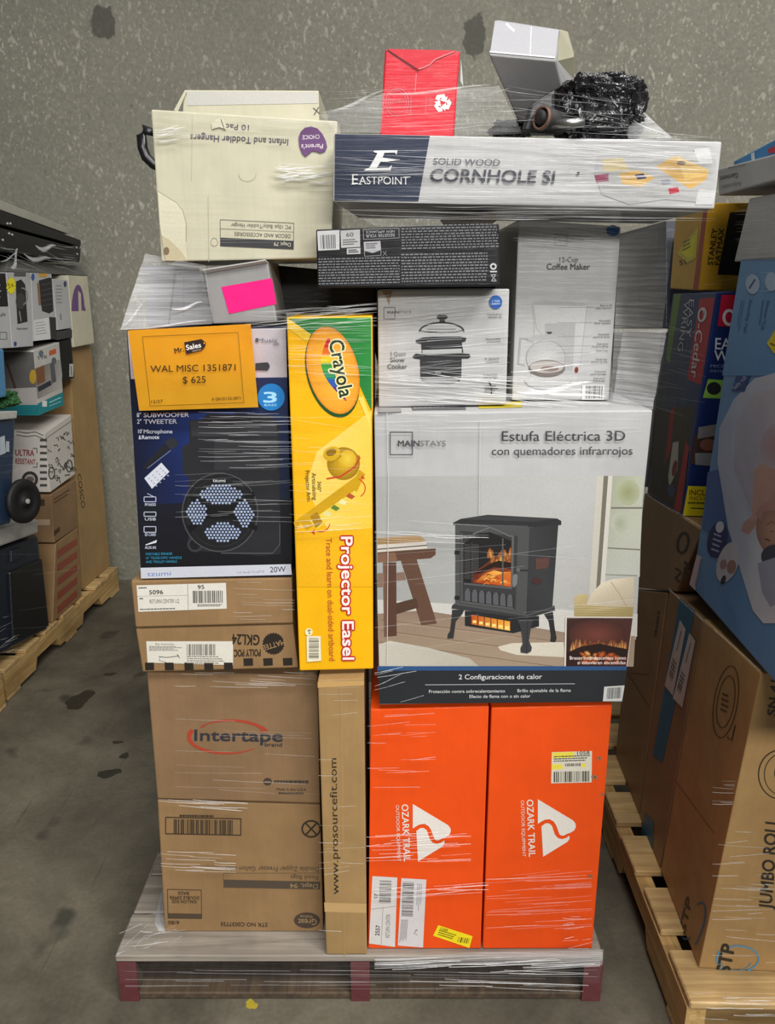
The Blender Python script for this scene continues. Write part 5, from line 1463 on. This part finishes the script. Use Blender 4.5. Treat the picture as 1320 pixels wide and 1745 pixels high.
# blue bath box
b = Box('printed_box', 'big blue bath box with a printed white tub leaning on the right stack', 'box', RS, [(1262, 440), (1440, 424), (1440, 1300), (1178, 1000)], .5, m_carton('sky_blue_board', 0x5C86B4, .08, .45))
a = b.art('printed_picture')
a.poly([(1262, 445), (1320, 445), (1320, 640), (1230, 640)], 0, [0x6f9ac4, 0x6f9ac4, 0x5c88b6, 0x5c88b6])
a.poly([(1205, 805), (1222, 800), (1246, 925), (1240, 935), (1196, 900)], 0, [0x3f5c94, 0x3f5c94, 0x35548a, 0x486a9c, 0x466c9e])
tub = [(1222, 790), (1225, 730), (1250, 680), (1285, 645), (1340, 630), (1380, 640), (1380, 1040), (1330, 1062), (1300, 1062), (1282, 1040), (1262, 975), (1240, 900)]
a.poly(tub, 0, [0xA9AEC2, 0xA4ABC0, 0xB0B4C4, 0xBABBC8, 0xB6B6C2, 0xB6B6C2, 0xB8B8C4, 0xC0C2CE, 0xC8CAD4, 0xBCC0CC, 0xAEB4C4, 0xA8AEC0])
a.poly([(1250, 800), (1252, 720), (1285, 670), (1380, 650), (1380, 900), (1300, 920)], 0, [0xA6A2B2, 0xA9A8B6, 0xB4B0BA, 0xB0A8B0, 0xA09aa8, 0xA8A4B2])
a.poly([(1262, 905), (1266, 890), (1280, 880), (1285, 800), (1310, 780), (1345, 800), (1345, 900), (1292, 890), (1275, 912)], 0, [0xB08A84, 0xB48E86, 0xB8928A, 0xB89488, 0xB8948a, 0xA88078, 0x9a746c, 0xA8807a, 0xB48e88])
a.disc(1325, 760, 30, 40, 0xA8807C, 10, 24, 0xA69AA6)
a.disc(1318, 905, 30, 45, 0xB08A78, -10, 28, 0x8A6A60); a.disc(1322, 950, 26, 22, 0x3a3d4c, 10, 20)
a.line([(1303, 918), (1312, 922)], 2, 0x3a2c2c); a.line([(1306, 895), (1314, 888), (1318, 892)], 2, 0x8a4c48); a.line([(1312, 906), (1318, 905)], 2, 0x7a5a50); a.poly([(1296, 888), (1300, 872), (1330, 868), (1345, 880), (1340, 862), (1300, 856), (1286, 876)], 0xA8807a)
a.poly([(1290, 960), (1320, 950), (1360, 960), (1350, 1020), (1312, 1034), (1298, 1010)], 0x8f94a8)
a.disc(1222, 920, 17, 31, 0x252c5c, 12, 28); a.disc(1226, 898, 7, 10, 0xC2C4CC, 10, 18)
a.fine((1216, 908), (1232, 914), (1210, 942), 4, 0x9aa2c4, .35, 3, (.2, .5))
a.disc(1240, 958, 18, 36, 0xB8B4BC, 18, 26); a.disc(1246, 966, 8, 12, 0x96706c, 10, 16); a.disc(1232, 988, 4, 8, 0x2a2a34, 20, 12); a.disc(1232, 962, 6, 9, 0x9a7a7c, 10, 12)
a.poly([(1187, 944), (1196, 950), (1184, 1006), (1174, 996)], 0xC4B2BA); a.line([(1194, 952), (1184, 1000)], 1.5, 0x7a5a60)
a.poly([(1254, 640), (1278, 640), (1268, 668), (1246, 666)], 0x33477c)
a.done()
a = b.art('printed_lettering', off=.0015)
a.disc(1282, 484, 12, 17, 0xA8BCD4, 0, 20); a.line([(1276, 492), (1286, 476)], 3, 0x3a4a78); a.disc(1314, 480, 11, 16, 0xA8BCD4, 0, 20)
a.text('Anti-Slip Pad', (1276, 510), (1266, 566), 5, 0x3c5488, .01, up=(1, .1)); a.fine((1262, 512), (1252, 568), (1270, 512), 2, 0x56709c, .3, 3); a.text('Shower Tub', (1306, 512), (1296, 562), 5, 0x3c5488, .01, up=(1, .1)); a.fine((1298, 512), (1290, 566), (1304, 512), 1, 0x56709c, .4, 3)
a.text('baby tub', (1252, 664), (1272, 644), 7, 0xA8B4D0, .01)
a.done()
a = b.art('price_sticker', off=.0015); a.poly([(1306, 585), (1320, 562), (1340, 565), (1335, 600), (1318, 602)], 0xD8C420); a.line([(1312, 585), (1325, 592)], 3, 0x6a6010); a.done()

# ================================================================== STRETCH FILM
class Film:
    def __init__(s, parent, name, label=None):
        s.p, s.n, s.l = parent, name, label
        s.V, s.F, s.K = [], [], []
    def sheet(s, P, k, n=6, m=6, sag=0.0, wav=0.0, seed=0):
        """P: four 3-D corners; k: fold value at each corner"""
        b = len(s.V)
        for j in range(m + 1):
            for i in range(n + 1):
                u, v = i / n, j / m
                q = P[0] * (1 - u) * (1 - v) + P[1] * u * (1 - v) + P[2] * u * v + P[3] * (1 - u) * v
                q = q + Vector((0, 1, 0)) * (sag * math.sin(math.pi * u) * math.sin(math.pi * v) + wav * noise.noise(Vector((u * 3 + seed, v * 14, seed))))
                s.V.append(q)
                s.K.append(k[0] * (1 - u) * (1 - v) + k[1] * u * (1 - v) + k[2] * u * v + k[3] * (1 - u) * v)
        for j in range(m):
            for i in range(n):
                a_ = b + j * (n + 1) + i
                s.F.append((a_, a_ + 1, a_ + n + 2, a_ + n + 1))
    def fold(s, p0, p1, wd, k, out, bulge=.002):
        """a raised wrinkle: a slim lens-shaped roof between two points"""
        b = len(s.V); N = 6
        up = (p1 - p0).cross(out).normalized()
        for i in range(N + 1):
            u = i / N; w_ = wd * math.sin(math.pi * (0.06 + 0.88 * u)); c = p0.lerp(p1, u) + up * wd * .6 * math.sin(u * 5)
            for e, h, kk in ((-.5, 0, k * .35), (0, bulge, k), (.5, 0, k * .35)):
                s.V.append(c + up * (w_ * e) + out * h); s.K.append(kk)
        for i in range(N):
            for e in (0, 1):
                a_ = b + i * 3 + e
                s.F.append((a_, a_ + 1, a_ + 4, a_ + 3))
    def wrinkles(s, y, x0, y0, x1, y1, n, lmin, lmax, slope=0.0, wd=(.0006, .0016), k=(.35, .8), seed=1, jit=.02, pl=None):  # whitened ridges stand in for lamp glints on the film
        r = random.Random(seed); pl = pl or front(y)
        for _ in range(n):
            L = r.uniform(lmin, lmax); cx = r.uniform(x0, x1); cy = r.uniform(y0, y1)
            sl = slope + r.gauss(0, jit)
            a_, c_ = max(x0 - 2, cx - L / 2), min(x1 + 2, cx + L / 2)
            s.fold(pl.hit(a_, cy + sl * (a_ - cx)), pl.hit(c_, cy + sl * (c_ - cx)), r.uniform(*wd), r.uniform(*k), pl.n, .0012)
    def done(s):
        off = world_loc(s.p)
        me = bpy.data.meshes.new(s.n)
        me.from_pydata([v - off for v in s.V], [], s.F)
        at = me.attributes.new('fold', 'FLOAT', 'POINT')
        for i, c in enumerate(s.K): at.data[i].value = c
        me.materials.append(FILM)
        for p in me.polygons: p.use_smooth = True
        o = bpy.data.objects.new(s.n, me); link(o, s.p)
        if s.l: o['label'] = s.l
        return o

root = empty('stretch_wrap', (-.06, 1.32, .1), 'clear stretch film wound tightly around the tall middle stack', 'stretch film')
F = Film(root, 'film_folds_and_glints', 'film wrinkles with their glints painted white')
#            y     x0   y0   x1    y1    n  lmin lmax slope
F.wrinkles(1.322, 570, 232, 1222, 352, 90, 60, 330, .03, (.0005, .0013), (.25, .75), 11, .03)
F.wrinkles(1.322, 930, 236, 1215, 320, 45, 60, 260, .05, (.0008, .0022), (.35, .9), 12, .06)
F.wrinkles(1.322, 570, 352, 1215, 376, 30, 80, 300, .02, (.0006, .0016), (.2, .6), 13)
F.wrinkles(1.396, 262, 192, 565, 236, 22, 40, 200, .05, (.0005, .0014), (.2, .6), 14, .04)
F.wrinkles(1.396, 470, 278, 568, 312, 26, 25, 100, -.02, (.0008, .003), (.5, 1.0), 15, .08)
F.wrinkles(1.396, 264, 218, 320, 245, 12, 20, 60, -.05, (.0008, .003), (.4, .9), 16, .1)
F.wrinkles(1.396, 280, 320, 560, 440, 16, 60, 220, .0, (.0005, .001), (.12, .35), 17)
F.wrinkles(1.440, 876, 384, 1052, 420, 26, 50, 170, .1, (.0006, .0016), (.25, .75), 18, .05)
F.wrinkles(1.440, 874, 560, 1040, 640, 10, 60, 170, -.06, (.0005, .0012), (.25, .6), 19, .04)
F.wrinkles(1.384, 640, 640, 1040, 690, 42, 60, 300, .06, (.0008, .0028), (.35, 1.0), 20, .05)
F.wrinkles(1.384, 645, 498, 866, 640, 60, 30, 190, -.07, (.0005, .0014), (.25, .7), 21, .05)
F.wrinkles(1.336, 340, 700, 496, 800, 42, 30, 150, .01, (.0006, .0014), (.3, .75), 22, .02)
F.wrinkles(1.360, 300, 800, 496, 900, 22, 30, 190, -.03, (.0005, .0012), (.2, .55), 23, .05)
F.wrinkles(1.334, 492, 546, 632, 640, 46, 25, 120, .04, (.0005, .0012), (.25, .7), 24, .05)
F.wrinkles(1.334, 495, 640, 634, 900, 26, 25, 120, .04, (.0004, .0010), (.15, .45), 25, .06)
F.wrinkles(1.334, 505, 880, 634, 908, 8, 40, 120, -.08, (.0006, .0016), (.3, .8), 26, .05)
F.wrinkles(1.328, 420, 520, 640, 560, 34, 50, 220, -.06, (.0006, .0018), (.3, .85), 27, .05)
F.wrinkles(1.326, 640, 704, 1100, 740, 20, 40, 180, .02, (.0005, .0014), (.2, .6), 28, .03)
F.wrinkles(1.326, 640, 890, 830, 930, 9, 60, 260, .04, (.0006, .0016), (.35, .9), 29, .04)
F.wrinkles(1.326, 640, 930, 1080, 1130, 12, 60, 300, -.06, (.0004, .0009), (.12, .4), 30, .06)
F.wrinkles(1.326, 640, 1120, 720, 1190, 6, 40, 90, -.2, (.0006, .0018), (.4, .9), 31, .1)
F.wrinkles(1.352, 400, 992, 500, 1060, 14, 30, 110, .03, (.0005, .0012), (.2, .5), 32, .03)
F.wrinkles(1.374, 300, 1146, 540, 1172, 12, 40, 150, .04, (.0006, .0016), (.25, .7), 33, .03)
F.wrinkles(1.374, 272, 1362, 420, 1380, 8, 60, 150, .06, (.0008, .002), (.35, .9), 34, .02)
F.wrinkles(1.374, 276, 1450, 400, 1488, 16, 40, 130, .05, (.0006, .0016), (.3, .85), 35, .02)
F.wrinkles(1.374, 300, 1200, 545, 1360, 12, 60, 240, .03, (.0004, .0009), (.12, .35), 36, .02)
F.wrinkles(1.318, 545, 1170, 622, 1600, 16, 30, 75, -.02, (.0004, .001), (.15, .45), 37, .05)
F.wrinkles(1.333, 628, 1215, 740, 1350, 18, 20, 90, -.03, (.0004, .001), (.2, .55), 38, .05)
F.wrinkles(1.333, 626, 1420, 800, 1470, 24, 30, 150, -.05, (.0006, .0014), (.3, .8), 39, .03)
F.wrinkles(1.333, 640, 1505, 830, 1530, 10, 90, 190, -.05, (.0007, .0018), (.4, 1.), 40, .02)
F.wrinkles(1.333, 830, 1480, 1006, 1580, 34, 60, 170, -.05, (.0005, .0011), (.12, .4), 41, .02)
F.wrinkles(1.333, 960, 1560, 1008, 1618, 10, 15, 45, -.1, (.0006, .0014), (.35, .8), 42, .1)
F.wrinkles(1.312, 640, 1634, 1020, 1650, 22, 80, 300, -.04, (.0010, .003), (.35, 1.), 43, .01)
F.wrinkles(1.312, 215, 1652, 1015, 1690, 20, 80, 400, .005, (.0006, .0014), (.1, .35), 44, .01)
F.wrinkles(1.312, 700, 1655, 1000, 1688, 9, 60, 320, .02, (.0010, .0022), (.4, 1.), 45, .015)
F.wrinkles(1.345, 205, 1585, 330, 1625, 12, 15, 70, -.25, (.0008, .0022), (.3, .9), 46, .3)
F.wrinkles(1.39, 560, 150, 840, 215, 22, 120, 300, -.06, (.0004, .0012), (.12, .5), 47, .02)
F.wrinkles(1.39, 648, 160, 778, 225, 16, 40, 120, -.03, (.0005, .0011), (.2, .5), 48, .02)
F.wrinkles(1.34, 840, 150, 1080, 226, 26, 40, 200, .1, (.0004, .0012), (.25, .8), 49, .12)
F.fold(pt(548, 192, 1.39), pt(655, 158, 1.39), .006, .35, Vector((0, -1, 0)))
F.fold(pt(650, 160, 1.39), pt(836, 148, 1.39), .005, .45, Vector((0, -1, 0)))
F.fold(pt(1078, 205, 1.35), pt(1145, 236, 1.32), .003, .9, Vector((0, -1, 0)))
F.fold(pt(205, 560, 1.35), pt(250, 512, 1.36), .004, .5, Vector((0, -1, 0)))
F.fold(pt(205, 561, 1.345), pt(352, 548, 1.345), .004, .8, Vector((0, -1, 0)))
F.fold(pt(880, 668, 1.36), pt(1010, 656, 1.36), .010, 1.0, Vector((0, -1, 0)))
F.fold(pt(900, 662, 1.36), pt(1030, 680, 1.36), .007, .9, Vector((0, -1, 0)))
F.fold(pt(870, 634, 1.37), pt(990, 622, 1.37), .003, .9, Vector((0, -1, 0)))
F.fold(pt(292, 526, 1.37), pt(345, 518, 1.37), .006, 1., Vector((0, -1, 0)))
F.done()
WEB = ('film_web', 'cloudy web of film stretched between the boxes')
# left web: cream box down to the orange sign
F = Film(root, *WEB); F.sheet([pt(247, 432, 1.42), pt(350, 452, 1.39), pt(362, 552, 1.36), pt(205, 562, 1.355)], [.32, .2, .16, .42], 8, 10, .01, .006, 1); F.done()
# right web: long box corner down to the stove box
F = Film(root, *WEB); F.sheet([pt(1056, 388, 1.44), pt(1150, 372, 1.36), pt(1112, 698, 1.345), pt(1040, 684, 1.44)], [.22, .05, .2, .3], 8, 14, .02, .008, 2); F.done()
F = Film(root, *WEB); F.sheet([pt(1062, 560, 1.43), pt(1136, 560, 1.38), pt(1112, 698, 1.348), pt(1042, 690, 1.43)], [.15, .3, .5, .4], 8, 10, .02, .01, 5); F.done()
# gap under the long box
F = Film(root, *WEB); F.sheet([pt(568, 345, 1.335), pt(1058, 357, 1.335), pt(1058, 388, 1.43), pt(640, 386, 1.345)], [.08, .16, .2, .08], 12, 5, .005, .004, 3); F.done()
# between the cream box, red box and black bundle
F = Film(root, *WEB); F.sheet([pt(546, 196, 1.40), pt(655, 158, 1.42), pt(650, 226, 1.42), pt(574, 226, 1.39)], [.10, .16, .14, .10], 8, 8, 0, .004, 4); F.done()
F = Film(root, *WEB); F.sheet([pt(778, 152, 1.42), pt(850, 146, 1.42), pt(890, 228, 1.40), pt(774, 232, 1.40)], [.16, .12, .10, .12], 8, 8, 0, .004, 6); F.done()
F = Film(root, *WEB); F.sheet([pt(1052, 150, 1.40), pt(1082, 178, 1.38), pt(1146, 236, 1.33), pt(1070, 236, 1.35)], [.25, .3, .4, .2], 6, 8, 0, .004, 7); F.done()
# left rear corner of the pallet
F = Film(root, *WEB); F.sheet([pt(270, 1452, 1.70), pt(282, 1560, 1.40), pt(282, 1590, 1.39), pt(198, 1628, 1.325)], [.3, .3, .4, .5], 6, 6, .0, .004, 8); F.done()
# around the pallet deck edge
F = Film(root, *WEB); F.sheet([pt(200, 1640, 1.318), pt(1026, 1640, 1.318), pt(1020, 1676, 1.318), pt(206, 1676, 1.318)], [.02, .035, .03, .02], 24, 6, 0, .004, 9); F.done()
F = Film(root, *WEB); F.sheet([pt(640, 1628, 1.316), pt(1028, 1618, 1.316), pt(1026, 1645, 1.316), pt(640, 1645, 1.316)], [.1, .4, .4, .15], 20, 4, 0, .003, 10); F.done()

root = empty('stretch_wrap', (.7, 1.2, .15), 'clear stretch film wound around the brown cartons of the right stack', 'stretch film')
F = Film(root, 'film_folds_and_glints', 'film wrinkles with light streaks painted white')
pfr = Plane((.63, 1.235, 0), (0.0567, -1, 0))
F.wrinkles(0, 1215, 1330, 1320, 1660, 40, 20, 110, .03, (.0004, .0011), (.2, .6), 60, .04, pl=pfr)
rsf = Plane((.622, 1.244, 0), (-1, .0567, 0))
F.wrinkles(0, 1255, 345, 1330, 440, 26, 40, 110, -.05, (.0006, .0016), (.15, .45), 61, .02, pl=rsf)
F.wrinkles(0, 1110, 560, 1200, 700, 30, 20, 90, .25, (.0006, .0016), (.12, .4), 62, .1, pl=rsf)
F.wrinkles(0, 1190, 460, 1330, 500, 10, 30, 120, -.05, (.0006, .0014), (.12, .35), 63, .05, pl=rsf)
F.fold(rsf.hit(1098, 838), rsf.hit(1196, 902), .006, .4, Vector((-1, 0, 0)))
F.fold(rsf.hit(1140, 1003), rsf.hit(1296, 1146), .005, .35, Vector((-1, 0, 0)))
F.wrinkles(0, 1180, 1690, 1320, 1740, 14, 30, 130, .03, (.0008, .002), (.25, .7), 64, .02, pl=Plane((.6, 1.195, 0), (.02, -1, 0)))
F.done()
root = empty('stretch_wrap', (-1.35, 2.9, .4), 'clear stretch film around the coolers and cartons of the left stack', 'stretch film')
F = Film(root, 'film_folds_and_glints', 'white film folds, twisted ends and painted glints')
lsf = Plane((-1.335, 2.61, 0), (1, -.045, 0))
F.wrinkles(0, 0, 420, 130, 460, 18, 20, 90, .22, (.0015, .005), (.25, .6), 70, .15, pl=lsf)
F.fold(lsf.hit(60, 418), lsf.hit(95, 424), .02, .9, Vector((1, 0, 0)))
F.fold(lsf.hit(18, 456), lsf.hit(32, 430), .025, .8, Vector((1, 0, 0)))
F.fold(lsf.hit(40, 432), lsf.hit(86, 446), .02, .7, Vector((1, 0, 0)))
F.fold(lsf.hit(0, 446), lsf.hit(30, 432), .008, .6, Vector((1, 0, 0)))
F.wrinkles(0, 0, 740, 160, 1080, 16, 40, 200, -.12, (.0008, .002), (.12, .35), 71, .06, pl=lsf)
F.wrinkles(0, 0, 1050, 30, 1110, 10, 10, 40, -.4, (.001, .003), (.4, .9), 72, .15, pl=lsf)
F.done()
